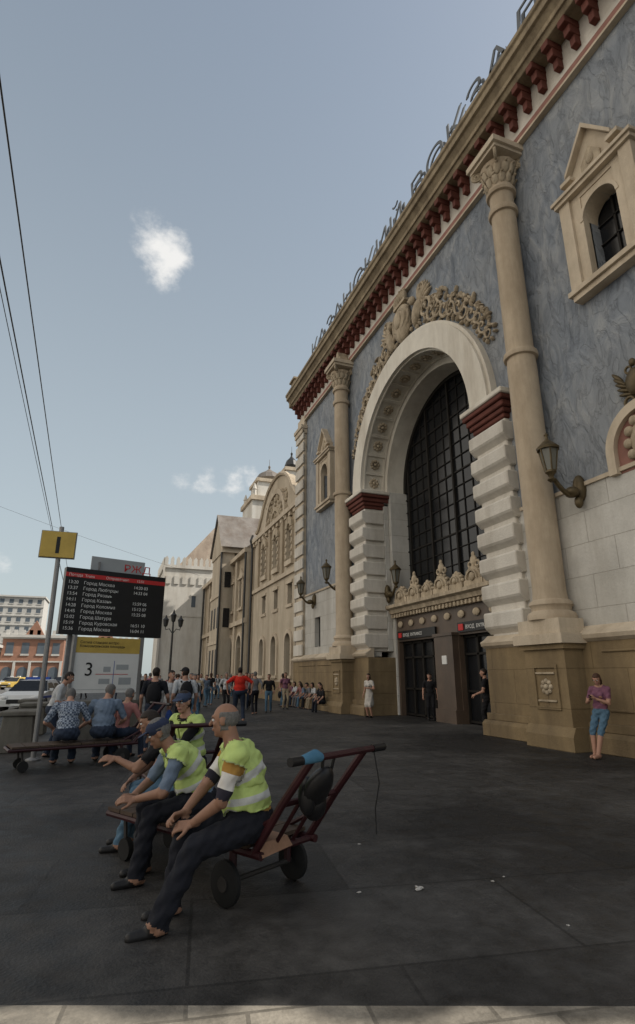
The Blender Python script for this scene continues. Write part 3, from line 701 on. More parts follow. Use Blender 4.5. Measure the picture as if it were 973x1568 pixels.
def wire(a,b,sag,name='overhead_wire',r=.012):
    a=Vector(a);b=Vector(b);mb=MB()
    pts=[a.lerp(b,t)-Vector((0,0,sag*4*t*(1-t))) for t in [i/30 for i in range(31)]]
    mb.tube(pts,r,ironm,6);mb.obj(name)
def ext(a,b,t0,t1):
    a=Vector(a);b=Vector(b);return a+(b-a)*t0,a+(b-a)*t1
a,b=ext((-2.74,8,11.55),(-4.04,42,11.5),-.35,2.0);wire(a,b,.35,r=.018)
a,b=ext((-2.93,10.75,10),(-3.88,35,10),-.6,2.4);wire(a,b,.3,r=.018)
a,b=ext((-2.93-.1,10.6,10.05),(-3.95,35,10.1),-.6,2.4);wire(a,b,.42,r=.010)
wire((-12,60,17.9),(9,66,13.2),.2)

def car(name,loc,rot,body,kind=0):
    e=empty(name,loc,rot);mb=MB()
    low=[(-2.2,.3),(2.15,.3),(2.2,.55),(2.1,.78),(1.1,.92),(-1.6,.95),(-2.15,.9),(-2.25,.6)]
    mb.prism(low,-.88,.88,body)
    cab=[(1.1,.92),(.45,1.38),(-.9,1.42),(-1.7,.95)]
    P=cab;vs=[(-.84 if z<1 else -.62,y,z) for y,z in P]+[(.84 if z<1 else .62,y,z) for y,z in P]
    mb.add(vs,[(0,1,2,3),(7,6,5,4),(1,5,6,2)],body)
    mb.add(vs,[(0,4,5,1),(2,6,7,3)],glass)
    for s in (-1,1):
        mb.add([(s*.845,.95,.97),(s*.64,.42,1.33),(s*.64,-.2,1.35),(s*.845,-.2,.97)],[(0,1,2,3)],glass)
        mb.add([(s*.845,-.28,.97),(s*.64,-.28,1.35),(s*.64,-.85,1.36),(s*.845,-1.45,.98)],[(0,1,2,3)],glass)
        for y in (-1.4,1.35):
            mb.tube([(s*.72,y,.32),(s*.9,y,.32)],.32,rubber,20);mb.tube([(s*.9,y,.32),(s*.91,y,.32)],.19,steel,12)
        mb.ell((s*.62,2.12,.66),(.18,.1,.09),whitep);mb.box(s*.62-.15,s*.62+.15,-2.26,-2.18,.62,.78,redp)
        mb.box(s*.95-.08,s*.95+.08,.75,.9,.92,1.04,body)
    mb.box(-.5,.5,2.17,2.21,.42,.6,blackm);mb.box(-.3,.3,2.2,2.23,.33,.42,whitep)
    if kind==1:
        mb.box(-.55,.55,-.35,-.1,1.42,1.54,MATS['blue_paint']);mb.box(-.89,.89,-2.0,1.9,.62,.72,MATS['blue_paint'])
    else: mb.box(-.18,.18,-.3,-.1,1.42,1.56,whitep)
    mb.obj('car_body',e,bevel=.03)
mat('blue_paint',(.03,.08,.35),.4,.05)
car('taxi_car',(-10.3,78,0),R(150),yellowp);car('police_car',(-3.2,30.5,.0),R(170),whitep,1)
car('parked_car',(-13,92,0),R(170),greyp);car('parked_car',(-16,85,0),R(160),whitep)
car('parked_car',(-7,98,0),R(172),blackm);car('parked_car',(-19,80,0),R(165),redp);car('parked_car',(-6.5,60,0),R(175),greyp)

def trolley(name,loc,ang,bag=True,L=1.75):
    e=empty(name,loc,ang);mb=MB()
    for s in (-1,1):
        mb.tube([(s*.3,-L,.36),(s*.3,.3,.36)],.03,cartred,8)
        mb.tube([(s*.3,.22,.36),(s*.31,.5,.72),(s*.31,.78,1.04)],.030,cartred,8)
        mb.tube([(s*.1,.22,.36),(s*.1,.50,.73)],.016,cartred,8)
        mb.tube([(s*.3,-.1,.36),(s*.3,.42,.62)],.018,cartred,6)
        mb.tube([(s*.34,0,.15),(s*.35,0,.15),(s*.38,0,.15),(s*.39,0,.15)],[.135,.15,.15,.135],rubber,24);mb.tube([(s*.385,0,.15),(s*.40,0,.15)],.05,hub,12)
        mb.tube([(s*.22,-L+.25,.09),(s*.27,-L+.25,.09)],.09,rubber,16);mb.tube([(s*.245,-L+.25,.1),(s*.245,-L+.2,.36)],.02,hub,6)
        mb.tube([(s*.3,0,.15),(s*.3,0,.36)],.03,cartred,6)
    mb.tube([(-.38,0,.15),(.38,0,.15)],.02,hub,8)
    for y in (-L,-L*.5,.25): mb.tube([(-.3,y,.36),(.3,y,.36)],.025,cartred,8)
    mb.tube([(-.31,.5,.72),(.31,.5,.72)],.022,cartred,8)
    mb.tube([(-.5,.8,1.05),(.52,.8,1.05)],.024,cartred,8)
    for s in (-1,1): mb.tube([(s*.40,.8,1.05),(s*.56,.8,1.05)],.030,blackm,10)
    n=9
    for i in range(n):
        y=-L+.03+i*(L+.15)/n;mb.box(-.33,.33,y,y+(L+.15)/n-.015,.39,.42,wood)
    mb.obj('cart_frame',e,smooth=True)
    if bag:
        mb=MB();mb.ell((.14,.68,.82),(.12,.08,.20),blackm,16,12,Matrix.Rotation(R(-38),3,'X')@Matrix.Rotation(R(8),3,'Y'));mb.ell((.10,.62,.72),(.10,.09,.12),blackm,12,9);mb.ell((.20,.64,.78),(.06,.07,.13),blackm,12,9)
        mb.tube([(.20,.79,1.06),(.18,.76,.92),(.09,.76,.92),(.07,.80,1.07)],.013,blackm,6)
        mb.tube([(.24,.8,1.05),(.30,.8,1.065),(.44,.8,1.05)],[.03,.045,.03],mat('blue_cloth',(.05,.14,.22),.8,.2),10);mb.tube([(-.42,.8,1.04),(-.44,.83,.8),(-.42,.8,.62),(-.40,.82,.45)],.005,blackm,5)
        mb.obj('hanging_bag',e,smooth=True)
        mb=MB();mb.add([(-.05,.02,.425),(.30,.05,.425),(.31,.27,.43),(-.02,.25,.43),(-.05,.28,.36),(.30,.31,.35)],[(0,1,2,3),(3,2,5,4)],mat('seat_cloth',(.28,.16,.10),.9,.2,10));mb.obj('seat_cloth',e)
trolley('luggage_trolley',(1.27,4.72,0),R(-150))
trolley('luggage_trolley',(.95,7.6,0),R(-172),False,1.3)
trolley('luggage_trolley',(.3,12.1,0),R(-75),False,1.9)

mb=MB()
for (x,y,s) in ((2.44,4.36,.040),(1.98,4.46,.018),(3.10,4.30,.016),(3.25,4.35,.012),(3.05,3.44,.012),(2.5,5.6,.014),(2.2,6.2,.014)):
    for k in range(4):
        rot=Matrix.Rotation(rng.uniform(0,3),3,'Z')@Matrix.Rotation(rng.uniform(0,.6),3,'X')
        mb.ell((x+rng.uniform(-s,s)*.7,y+rng.uniform(-s,s)*.7,s*.25),(s*.8,s*.4,s*.25),paperm,5,4,rot)
mb.obj('litter')

# ------------------------------------------------------------------ PEOPLE
def caps(p0,p1,r0,r1,n=12,k=4):
    p0=np.array(p0,float);p1=np.array(p1,float);d=p1-p0;L=np.linalg.norm(d)
    if L<1e-6: d=np.array([0,0,1.]);L=1e-6
    d=d/np.linalg.norm(d);a=np.cross(d,[0,0,1.])
    if np.linalg.norm(a)<.1: a=np.cross(d,[1.,0,0])
    a/=np.linalg.norm(a);b=np.cross(d,a);V=[p0-d*r0]
    rings=[(p0-d*r0*math.cos(pi/2*i/k),r0*math.sin(pi/2*i/k)) for i in range(1,k+1)]+[(p1+d*r1*math.sin(pi/2*i/k),r1*math.cos(pi/2*i/k)) for i in range(0,k)]
    for c,r in rings:
        for j in range(n):
            q=2*pi*j/n;V.append(c+(a*math.cos(q)+b*math.sin(q))*r)
    V.append(p1+d*r1);F=[];m=len(rings)
    for j in range(n): F.append((0,1+(j+1)%n,1+j))
    for i in range(m-1):
        for j in range(n): F.append((1+i*n+j,1+i*n+(j+1)%n,1+(i+1)*n+(j+1)%n,1+(i+1)*n+j))
    T=len(V)-1
    for j in range(n): F.append((T,1+(m-1)*n+j,1+(m-1)*n+(j+1)%n))
    return V,F
def elps(c,r,M3=None,n=14,k=9):
    V=[];F=[];c=np.array(c,float)
    V.append((0,0,r[2]))
    for i in range(1,k):
        a=pi*i/k
        for j in range(n):
            q=2*pi*j/n;V.append((r[0]*math.sin(a)*math.cos(q),r[1]*math.sin(a)*math.sin(q),r[2]*math.cos(a)))
    V.append((0,0,-r[2]));V=np.array(V)
    if M3 is not None: V=V@np.array(M3).T
    V=V+c
    for j in range(n): F.append((0,1+j,1+(j+1)%n))
    for i in range(k-2):
        for j in range(n): F.append((1+i*n+j,1+(i+1)*n+j,1+(i+1)*n+(j+1)%n,1+i*n+(j+1)%n))
    T=len(V)-1
    for j in range(n): F.append((T,1+(k-2)*n+(j+1)%n,1+(k-2)*n+j))
    return list(V),F
class Acc:
    def __init__(s): s.V=[];s.F=[]
    def add(s,vf):
        o=len(s.V);s.V+=[tuple(map(float,v)) for v in vf[0]];s.F+=[tuple(i+o for i in f) for f in vf[1]]
def remesh(acc,vox,sm=3):
    me=bpy.data.meshes.new('t');me.from_pydata(acc.V,[],acc.F);me.validate()
    ob=bpy.data.objects.new('t',me);COL.objects.link(ob)
    m=ob.modifiers.new('r','REMESH');m.mode='VOXEL';m.voxel_size=vox
    if sm:
        s=ob.modifiers.new('s','SMOOTH');s.factor=.5;s.iterations=sm
    dg=bpy.context.evaluated_depsgraph_get();ev=ob.evaluated_get(dg);m2=ev.to_mesh()
    V=np.array([v.co[:] for v in m2.vertices]);F=[tuple(p.vertices) for p in m2.polygons]
    Nn=np.array([v.normal[:] for v in m2.vertices])
    ev.to_mesh_clear();bpy.data.objects.remove(ob);bpy.data.meshes.remove(me)
    return V,F,Nn
def ik(a,t,l1,l2,pole):
    a=np.array(a,float);t=np.array(t,float);d=t-a;L=np.linalg.norm(d);Lc=min(L,(l1+l2)*.995);d=d/L;t=a+d*Lc
    x=(l1*l1-l2*l2+Lc*Lc)/(2*Lc);h=math.sqrt(max(0,l1*l1-x*x));p=np.array(pole,float);p=p-d*p.dot(d);p/=np.linalg.norm(p)
    return a+d*x+p*h,t
def rotm(ax,deg): return np.array(Matrix.Rotation(R(deg),3,ax))
def cloth(name,col,rough=.9,pattern=None,c2=None,c3=None):
    if name in MATS: return MATS[name]
    m=mat(name,col,rough,.18,9,.02,14)
    if pattern:
        N=m.node_tree.nodes;L=m.node_tree.links;b=N['Principled BSDF'];src=b.inputs['Base Color'].links[0].from_socket
        if pattern=='tt':
            at=N.new('ShaderNodeAttribute');at.attribute_name='tt';cr=N.new('ShaderNodeValToRGB');cr.color_ramp.interpolation='CONSTANT'
            es=cr.color_ramp.elements
            es[0].position=0;es[0].color=(*c2[0][1],1);es[1].position=c2[1][0];es[1].color=(*c2[1][1],1)
            for p_,c_ in c2[2:]:
                e=es.new(p_);e.color=(*c_,1)
            L.new(at.outputs['Fac'],cr.inputs[0]);L.new(cr.outputs[0],b.inputs['Base Color'])
        else:
            tc=N.new('ShaderNodeTexCoord');ck=N.new('ShaderNodeTexChecker' if pattern=='check' else 'ShaderNodeTexWave')
            ck.inputs['Scale'].default_value=28 if pattern=='check' else 14
            if pattern!='check': ck.bands_direction='Z'
            L.new(tc.outputs['Object'],ck.inputs['Vector'])
            mx=N.new('ShaderNodeMix');mx.data_type='RGBA';L.new(ck.outputs['Fac'],mx.inputs[0]);L.new(src,mx.inputs[6]);mx.inputs[7].default_value=(*c2,1);L.new(mx.outputs[2],b.inputs['Base Color'])
    return m
skinm=mat('skin',(.36,.20,.14),.55,.10,10);skin2=mat('skin_tanned',(.24,.13,.085),.55,.12,10)
eyew=mat('eye_white',(.6,.6,.58),.3,.02);eyed=mat('eye_dark',(.02,.015,.01),.2,.02);lipm=mat('lips',(.28,.12,.10),.5,.05)
hairg=mat('hair_grey',(.12,.115,.11),.8,.3,60,.004,120);haird=mat('hair_dark',(.018,.012,.009),.7,.3,60,.004,120);hairb=mat('hair_brown',(.06,.03,.018),.7,.3,60,.004,120)
shoem=mat('shoe_black',(.012,.011,.011),.5,.1);shoew=mat('shoe_sole',(.42,.42,.40),.6,.05)

def person(name,loc,face,pose,cl,sc=1.,vox=.014,near=False):
    """local frame: +Y forward, +X person's right, Z up"""
    P=dict(pelvis=(0,0,.93),lean=2,bend=0,twist=0,side=0,hyaw=0,hpitch=0,lh=None,rh=None,lf=(-.1,.0,.08),rf=(.1,.0,.08),lp=(-.3,-1,-.2),rp=(.3,-1,-.2),kp=(0,1,.3),kpl=None,toe=0,curl=25,fat=0.)
    P.update(pose);wom=cl.get('woman',False)
    pel=np.array(P['pelvis'],float)
    B=rotm('Z',P['twist']*.3)@rotm('Y',P['side'])@rotm('X',-P['lean'])
    C=pel+B@np.array([0,0,.27])
    B2=rotm('Z',P['twist'])@rotm('Y',P['side'])@rotm('X',-(P['lean']+P['bend']))
    Nk=C+B2@np.array([0,0,.25])
    hB=rotm('Z',P['twist']+P['hyaw'])@rotm('X',-P['hpitch'])
    hc=Nk+B2@np.array([0,.0,.035])*1.0+hB@np.array([0,.025,.125])
    sw=.17 if wom else .195
    shR=C+B2@np.array([sw,0,.185]);shL=C+B2@np.array([-sw,0,.185])
    hiR=pel+np.array([.095,0,-.02]);hiL=pel+np.array([-.095,0,-.02])
    rh=P['rh'] if P['rh'] is not None else tuple(shR+np.array([.08,.06,-.5]));lh=P['lh'] if P['lh'] is not None else tuple(shL+np.array([-.08,.06,-.5]))
    elR,wrR=ik(shR,rh,.29,.25,P['rp']);elL,wrL=ik(shL,lh,.29,.25,P['lp'])
    knR,anR=ik(hiR,P['rf'],.44,.43,P['kp']);knL,anL=ik(hiL,P['lf'],.44,.43,P['kpl'] or P['kp'])
    f=P['fat'];k=.94 if wom else 1.
    A=Acc()
    A.add(elps(pel+np.array([0,-.01,.0]),(.165+f*.3,.125+f*.4,.13),B))
    A.add(elps(pel+B@np.array([0,.01+f*.3,.13]),((.135 if wom else .15)+f*.6,.11+f,.17),B))
    A.add(elps(C+B2@np.array([0,0,.06]),(.16*k+f*.3,.118+f*.4,.19),B2));A.add(elps(C+B2@np.array([0,-.02,.14]),(.17*k,.095+f*.2,.11),B2))
    if wom:
        for s in (-1,1): A.add(elps(C+B2@np.array([s*.07,.1,.05]),(.06,.06,.065),B2))
    A.add(caps(shL+(C-shL)*.1,shR+(C-shR)*.1,.064*k,.064*k))
    for s in (-1,1): A.add(caps(C+B2@np.array([s*.05,-.01,.235]),C+B2@np.array([s*.14,0,.19]),.045,.055))
    A.add(caps(Nk+B2@np.array([0,0,-.06]),hc-hB@np.array([0,.03,.05]),.060*k,.052*k))
    loose=cl.get('loose',1.0);us=(1.18+f*2) if cl.get('sleeve',.7)>.2 else 1.
    for s,e,w in ((shR,elR,wrR),(shL,elL,wrL)):
        A.add(caps(s,e,.056*us*k,.046*k*(1+f)));A.add(caps(e,w,.043*k*(1+f),.028*k))
    for h,kn,an,ft in ((hiR,knR,anR,P['rf']),(hiL,knL,anL,P['lf'])):
        A.add(caps(h,kn,.092*k*loose,.064*loose));A.add(caps(kn,an,.061*loose,.040 if cl.get('bare',False) else .056*loose))
        hd_=rotm('Z',P['toe'])@np.array([0,1,0]);A.add(caps(an+np.array([0,0,-.03])-hd_*.03,an+np.array([0,0,-.042])+hd_*.15,.044,.034))
    if cl.get('dress'):
        A.add(caps(pel+np.array([0,0,-.0]),pel+np.array([0,0,-.38]),.15,.19,16))
    V,F,Nn=remesh(A,vox)
    segs=[('torso',pel,C,.13,0,.55),('torso',C,Nk,.13,.55,1),('torso',shL,shR,.07,.86,.86)]
    segs+=[('ua',shR,elR,.055,0,1),('ua',shL,elL,.055,0,1),('fa',elR,wrR,.04,0,1),('fa',elL,wrL,.04,0,1),('th',hiR,knR,.085,0,1),('th',hiL,knL,.085,0,1),('sh',knR,anR,.055,0,1),('sh',knL,anL,.055,0,1)]
    hd_=rotm('Z',P['toe'])@np.array([0,1,0])
    segs+=[('ft',anR+np.array([0,0,-.035]),anR+np.array([0,0,-.045])+hd_*.16,.045,0,1),('ft',anL+np.array([0,0,-.035]),anL+np.array([0,0,-.045])+hd_*.16,.045,0,1),('nk',Nk+(hc-Nk)*.3,hc,.055,0,1)]
    D=[];Tt=[]
    for l,a,b,r,t0,t1 in segs:
        d=b-a;t=np.clip(((V-a)@d)/d.dot(d),0,1);D.append(np.linalg.norm(V-(a+t[:,None]*d),axis=1)-r);Tt.append(t0+(t1-t0)*t)
    D=np.array(D);Tt=np.array(Tt);ix=D.argmin(0);tv=Tt[ix,np.arange(len(V))]
    ax=(hc-hB@np.array([0,.03,.05]))-Nk;ax/=np.linalg.norm(ax);rel=V-(Nk+B2@np.array([0,.0,-.012]));h_=rel@ax;dist=np.linalg.norm(rel-h_[:,None]*ax,axis=1)
    isn=(h_>.0)&(dist<.085);ix[isn]=len(segs)-1
    noves=(h_>-.035)&(dist<.10)
    lab=[s[0] for s in segs]
    amp=np.array([{'torso':.007,'ua':.006,'fa':.0,'th':.008,'sh':.008,'ft':0,'nk':0}[lab[i]] for i in ix])
    if near or vox<.017:
        wv=np.sin(V[:,2]*62+V[:,0]*33+V[:,1]*21)+.7*np.sin(V[:,0]*71-V[:,2]*37+V[:,1]*48+1.7)+.5*np.sin(V[:,1]*93+V[:,2]*80)
        if cl.get('bare'): amp[[lab[i]=='sh' for i in ix]]=0
        V=V+Nn*(amp*wv*.55)[:,None]
    AV=[];AF=[];AM=[];AT=[];mats=[]
    def mi(m):
        if m not in mats: mats.append(m)
        return mats.index(m)
    def push(V_,F_,M_,T_):
        o=len(AV);AV.extend([tuple(v) for v in V_]);AF.extend([tuple(i+o for i in f) for f in F_]);AM.extend(M_);AT.extend(T_)
    sk=cl.get('skin',skinm);sl=cl.get('sleeve',.7);slm=cl.get('sleevemat',cl['shirt'])
    MI=[];vestF=[]
    fwd=B2@np.array([0,1,0]);lx=B2@np.array([1,0,0])
    for fi,fc in enumerate(F):
        i0=ix[fc[0]];l=lab[i0];t=tv[fc[0]]
        if l=='torso': m=cl['shirt'] if t>.10 else cl['pants']
        elif l=='ua': m=slm if t<sl else sk
        elif l=='fa': m=slm if (sl>1 and t<sl-1) else sk
        elif l=='th': m=cl['pants'] if t<cl.get('leg',2) else sk
        elif l=='sh': m=cl['pants'] if t<cl.get('leg',2)-1 else sk
        elif l=='ft': m=cl.get('shoe',shoem)
        else: m=sk
        if cl.get('dress') and l in('th','torso') : m=cl['shirt']
        MI.append(mi(m))
        if cl.get('vest') and ((l=='torso' and t>.14) or (l=='ua' and t<.06)) and not noves[fc[0]]:
            rel0=V[fc[0]]-C
            if not (rel0@fwd>.04 and abs(rel0@lx)<.018): vestF.append(fc)
    push(V,F,MI,tv)
    if cl.get('vest'):
        us_=sorted({i for q in vestF for i in q});mp={i:j for j,i in enumerate(us_)}
        base=V[us_];tvv=tv[us_]
        wr=.5*np.sin(base[:,2]*55+base[:,0]*38)+.5*np.sin(base[:,1]*47-base[:,2]*31+1.3)
        VV=base+Nn[us_]*(.017+.006*wr+.014*np.clip(.35-tvv,0,1))[:,None]
        vf=[tuple(mp[i] for i in q) for q in vestF]
        n0=len(VV)
        from collections import Counter
        ec=Counter()
        for q in vf:
            for a_,b_ in zip(q,q[1:]+q[:1]): ec[(min(a_,b_),max(a_,b_))]+=1
        rim=[(a_,b_,b_+n0,a_+n0) for (a_,b_),c_ in ec.items() if c_==1]
        inn=base+Nn[us_]*.004
        push(np.vstack([VV,inn]),vf+rim,[mi(cl['vest'])]*(len(vf)+len(rim)),np.concatenate([tvv,tvv]))
    H=Acc();T3=lambda p: hc+hB@np.array(p,float)
    q=.95 if wom else 1.
    H.add(elps(T3((0,-.012,.025)),(.074*q,.094*q,.09*q),hB));H.add(elps(T3((0,.02,-.035)),(.057*q,.066*q,.083),hB));H.add(elps(T3((0,.055,-.092)),(.027,.024,.02),hB))
    H.add(caps(T3((0,.086,.015)),T3((0,.108,-.022)),.009,.014,8,3));H.add(caps(T3((-.033,.077,.03)),T3((.033,.077,.03)),.012,.012,8,3))
    H.add(caps(T3((-.017,.084,-.058)),T3((.017,.084,-.058)),.009,.009,8,3))
    for s in (-1,1): H.add(elps(T3((s*.075*q,-.003,-.005)),(.011,.021,.032),hB,8,6));H.add(elps(T3((s*.04,.058,-.02)),(.02,.02,.02),hB,8,6))
    H.add(caps(T3((0,-.02,-.05)),Nk+B2@np.array([0,0,-.03]),.05*k,.056*k))
    if near: hV,hF,hN=remesh(H,.0065,2)
    else: hV,hF,hN=remesh(H,.014,1)
    loc3=(hV-hc)@hB
    style=cl.get('hair','short');hm=cl.get('hairmat',haird)
    x,y,z=loc3[:,0],loc3[:,1],loc3[:,2]
    ear=(np.abs(x)>.07)&(np.abs(y)<.024)&(z<.03)&(z>-.04)
    if style=='bald': ish=(y<.02)&(z>-.065)&(z<.058)&(~ear)&((np.abs(x)>.045)|(y<-.05))
    elif style=='long': ish=((z>.05+y*.15)|(y<.02))&(~((y>.06)&(z<.06)))
    else: ish=((z>.055+y*.1)|((y<.012)&(z>-.065)))&(~ear)&(~((y>.07)&(z<.06)))
    th=.005 if style=='bald' else .012
    hV2=hV.copy();hV2[ish]+=hN[ish]*th
    HM=[]
    for fc in hF:
        c=loc3[fc[0]]
        if ish[fc[0]]: HM.append(mi(hm))
        elif c[1]>.082 and abs(c[0])<.024 and -.068<c[2]<-.048: HM.append(mi(lipm))
        else: HM.append(mi(sk))
    push(hV2,hF,HM,np.zeros(len(hV2)))
    def raw(vf,m):
        push([tuple(map(float,v)) for v in vf[0]],vf[1],[mi(m)]*len(vf[1]),[0]*len(vf[0]))
    for s in (-1,1):
        raw(elps(T3((s*.031,.074,.006)),(.014,.012,.010),hB,8,6),eyew);raw(elps(T3((s*.031,.083,.006)),(.006,.005,.006),hB,6,5),eyed)
        raw(caps(T3((s*.018,.09,.026)),T3((s*.045,.082,.026)),.0035,.003,6,2),hm)
    if style=='long':
        raw(elps(T3((0,-.05,-.06)),(.075,.055,.13),hB),hm)
    if cl.get('cap'):
        cv,cf=elps(T3((0,-.012,.045)),(.084,.106,.076),hB,20,10);cm=cl['cap'];raw((cv,cf),cm)
        raw(elps(T3((0,.105,.048)),(.062,.062,.008),hB@rotm('X',-8),14,6),cm)
        raw(elps(T3((0,-.012,.121)),(.01,.01,.006),hB,8,4),cm)
    for side,w,e,key in ((1,wrR,elR,'rhd'),(-1,wrL,elL,'lhd')):
        d=(w-e)/np.linalg.norm(w-e)
        if P.get(key) is not None:
            d=np.array(P[key],float);d/=np.linalg.norm(d)
        pn=np.array(P.get(key+'n',(-side*.6,0,-.8)),float);pn=pn-d*pn.dot(d);pn/=np.linalg.norm(pn)
        lat=np.cross(d,pn)*side*-1
        HA=Acc();nn=8 if near else 6
        cu=P['curl']
        HA.add(caps(w-d*.03,w+d*.01,.026,.026,10,3))
        for i,(o,l) in enumerate(((.030,.068),(.010,.078),(-.010,.072),(-.029,.056))):
            b0=w+d*.088+lat*o;HA.add(caps(w+d*.01+lat*o*.6,b0,.015,.0125,nn,2))
            dd=d.copy();pp=b0;rr=.0098
            for j in range(3):
                ang=R(cu*(.7+.25*j)+i*3);ax_=np.cross(dd,pn);ax_/=np.linalg.norm(ax_)
                q4=np.array(Matrix.Rotation(ang,3,Vector(ax_)));dd=q4@dd
                pn2=pp+dd*l*(.45,.32,.25)[j];HA.add(caps(pp,pn2,rr,rr*.9,nn,2));pp=pn2;rr*=.9
        b0=w+d*.03+lat*.026;dd=d*.65+lat*.7+pn*.25;dd/=np.linalg.norm(dd);p1=b0+dd*.042;HA.add(caps(b0,p1,.015,.012,nn,2));dd=d*.85+lat*.35+pn*.35;dd/=np.linalg.norm(dd);HA.add(caps(p1,p1+dd*.045,.0115,.009,nn,2))
        if near:
            a_,b_,c_=remesh(HA,.0045,1);push(a_,b_,[mi(sk)]*len(b_),[0]*len(a_))
        else: raw((HA.V,HA.F),sk)
    if cl.get('backpack'):
        raw(elps(C+B2@np.array([0,-.19,-.02]),(.15,.11,.24),B2,14,10),cl['backpack'])
        for s in (-1,1):
            pts=[(s*.1,-.1,.2),(s*.11,.02,.235),(s*.11,.12,.15),(s*.12,.13,-.0),(s*.14,.0,-.12)]
            for a,b in zip(pts,pts[1:]): raw(caps(C+B2@np.array(a),C+B2@np.array(b),.02,.02,6,2),cl['backpack'])
    if cl.get('phone'):
        mid=(np.array(wrR)+np.array(wrL))/2+np.array([0,.09,.04]);raw(elps(mid,(.035,.008,.07),rotm('X',-40),8,6),blackm)
    if cl.get('bag'):
        c=np.array(wrR)+np.array([0.03,0,-.28]);raw(elps(c,(.08,.16,.17),None,12,8),cl['bag'])
    if cl.get('badge'):
        c=C+B2@np.array([.02,.155,-.06]);raw(elps(c,(.035,.006,.05),B2,8,6),whitep)
    if cl.get('sole'):
        for an in (anR,anL): raw(caps(an+np.array([0,0,-.066])-hd_*.04,an+np.array([0,0,-.066])+hd_*.16,.018,.016,10,3),shoew)
    me=bpy.data.meshes.new(name);me.from_pydata([tuple(np.array(v)*sc) for v in AV],[],AF)
    for m in mats: me.materials.append(m)
    me.polygons.foreach_set('material_index',AM);at=me.attributes.new('tt','FLOAT','POINT');at.data.foreach_set('value',[float(t) for t in AT])
    me.shade_smooth()
    ob=bpy.data.objects.new(name,me);COL.objects.link(ob);ob.location=loc;ob.rotation_euler[2]=math.atan2(-face[0],face[1])
    return ob
VY=(.42,.53,.17);VS=(.46,.47,.45)
vest=cloth('hi_vis_vest',VY,.7,'tt',[(0,VY),(.27,VS),(.35,VY),(.55,VS),(.63,VY)])
polo=cloth('striped_polo_sleeve',(.5,.3,.05),.9,'tt',[(0,(.34,.19,.045)),(.40,(.56,.54,.51)),(.74,(.02,.018,.028))])
navy=cloth('navy_cloth',(.008,.009,.014));blk=cloth('black_cloth',(.010,.010,.012));denim=cloth('denim',(.07,.13,.19));jean=cloth('dark_jeans',(.022,.032,.055))
bshirt=cloth('blue_shirt',(.12,.16,.22));lshirt=cloth('light_shirt',(.46,.47,.48));redc=cloth('red_cloth',(.50,.025,.014));mauve=cloth('striped_blouse',(.25,.10,.13),.9,'wave',(.08,.04,.09))
check=cloth('checked_shirt',(.28,.32,.38),.9,'check',(.06,.08,.12));capb=cloth('cap_navy',(.022,.03,.06));capd=cloth('cap_blue',(.035,.05,.09));bluebag=cloth('blue_bag',(.02,.05,.18));pinkc=cloth('pink_cloth',(.30,.13,.12));tanc=cloth('tan_cloth',(.32,.26,.18));greyc=cloth('grey_cloth',(.14,.14,.15));whited=cloth('pale_dress',(.46,.43,.39))

fL=(-.97,-.12)
person('seated_porter',(1.12,4.50,-.03),fL,dict(pelvis=(0,0,.56),lean=10,bend=18,twist=-16,hyaw=-18,hpitch=4,lf=(-.16,.64,.08),rf=(.1,.5,.08),kp=(0,.3,1),lh=(-.02,.42,.57),rh=(.10,.46,.60),lp=(-1,-.5,-.6),rp=(1,-.3,-.4),lhd=(.35,.85,-.15),rhd=(-.3,.9,-.1),curl=30,fat=.055),dict(shirt=polo,sleevemat=polo,sleeve=.95,pants=navy,vest=vest,hair='bald',hairmat=hairg,skin=skin2,loose=1.24),1.08,.011,True)
person('seated_porter',(.88,5.40,-.02),fL,dict(pelvis=(0,0,.56),lean=24,bend=24,twist=-4,hyaw=-4,hpitch=26,lf=(-.14,.52,.08),rf=(.12,.42,.08),kp=(0,.3,1),lh=(-.1,.56,.62),rh=(.04,.56,.62),lp=(-1,-.3,-.6),rp=(1,-.3,-.4),lhd=(.1,.95,.1),rhd=(-.2,.95,.05),curl=26,fat=.035),dict(shirt=bshirt,sleeve=.95,pants=navy,vest=vest,hair='short',hairmat=hairg,skin=skin2,cap=capb,badge=True,sole=True,loose=1.2),1.03,.011,True)
person('seated_porter',(.84,6.30,-.02),(-.99,.05),dict(pelvis=(0,0,.56),lean=28,bend=18,hyaw=0,hpitch=10,lf=(-.14,.55,.08),rf=(.12,.5,.08),kp=(0,.3,1),lh=(-.06,.66,.80),rh=(.14,.50,.58),lp=(-.6,-.3,-1),rp=(1,-.3,-.4),lhd=(0,1,.1),curl=18,fat=.01),dict(shirt=blk,sleeve=.7,pants=denim,hair='short',hairmat=haird,skin=skin2,loose=1.15),1.03,.013,True)
person('seated_porter',(1.05,7.15,0),(-.8,-.45),dict(pelvis=(0,0,.60),lean=10,bend=12,hyaw=18,hpitch=10,lf=(-.14,.5,.08),rf=(.12,.5,.08),kp=(0,.3,1),lh=(-.05,.45,.6),rh=(.1,.45,.6),lp=(-1,-.3,-.6),rp=(1,-.3,-.4),fat=.025),dict(shirt=blk,sleeve=.95,pants=navy,vest=vest,hair='short',cap=capd,skin=skinm,loose=1.15),1.04,.013,True)
sit=dict(pelvis=(0,0,.55),lean=8,bend=14,lf=(-.14,.48,.08),rf=(.14,.48,.08),kp=(0,.3,1),lh=(-.2,.36,.58),rh=(.2,.36,.58),lp=(-1,-.5,-.5),rp=(1,-.5,-.5))
def S(**k): d=dict(sit);d.update(k);return d
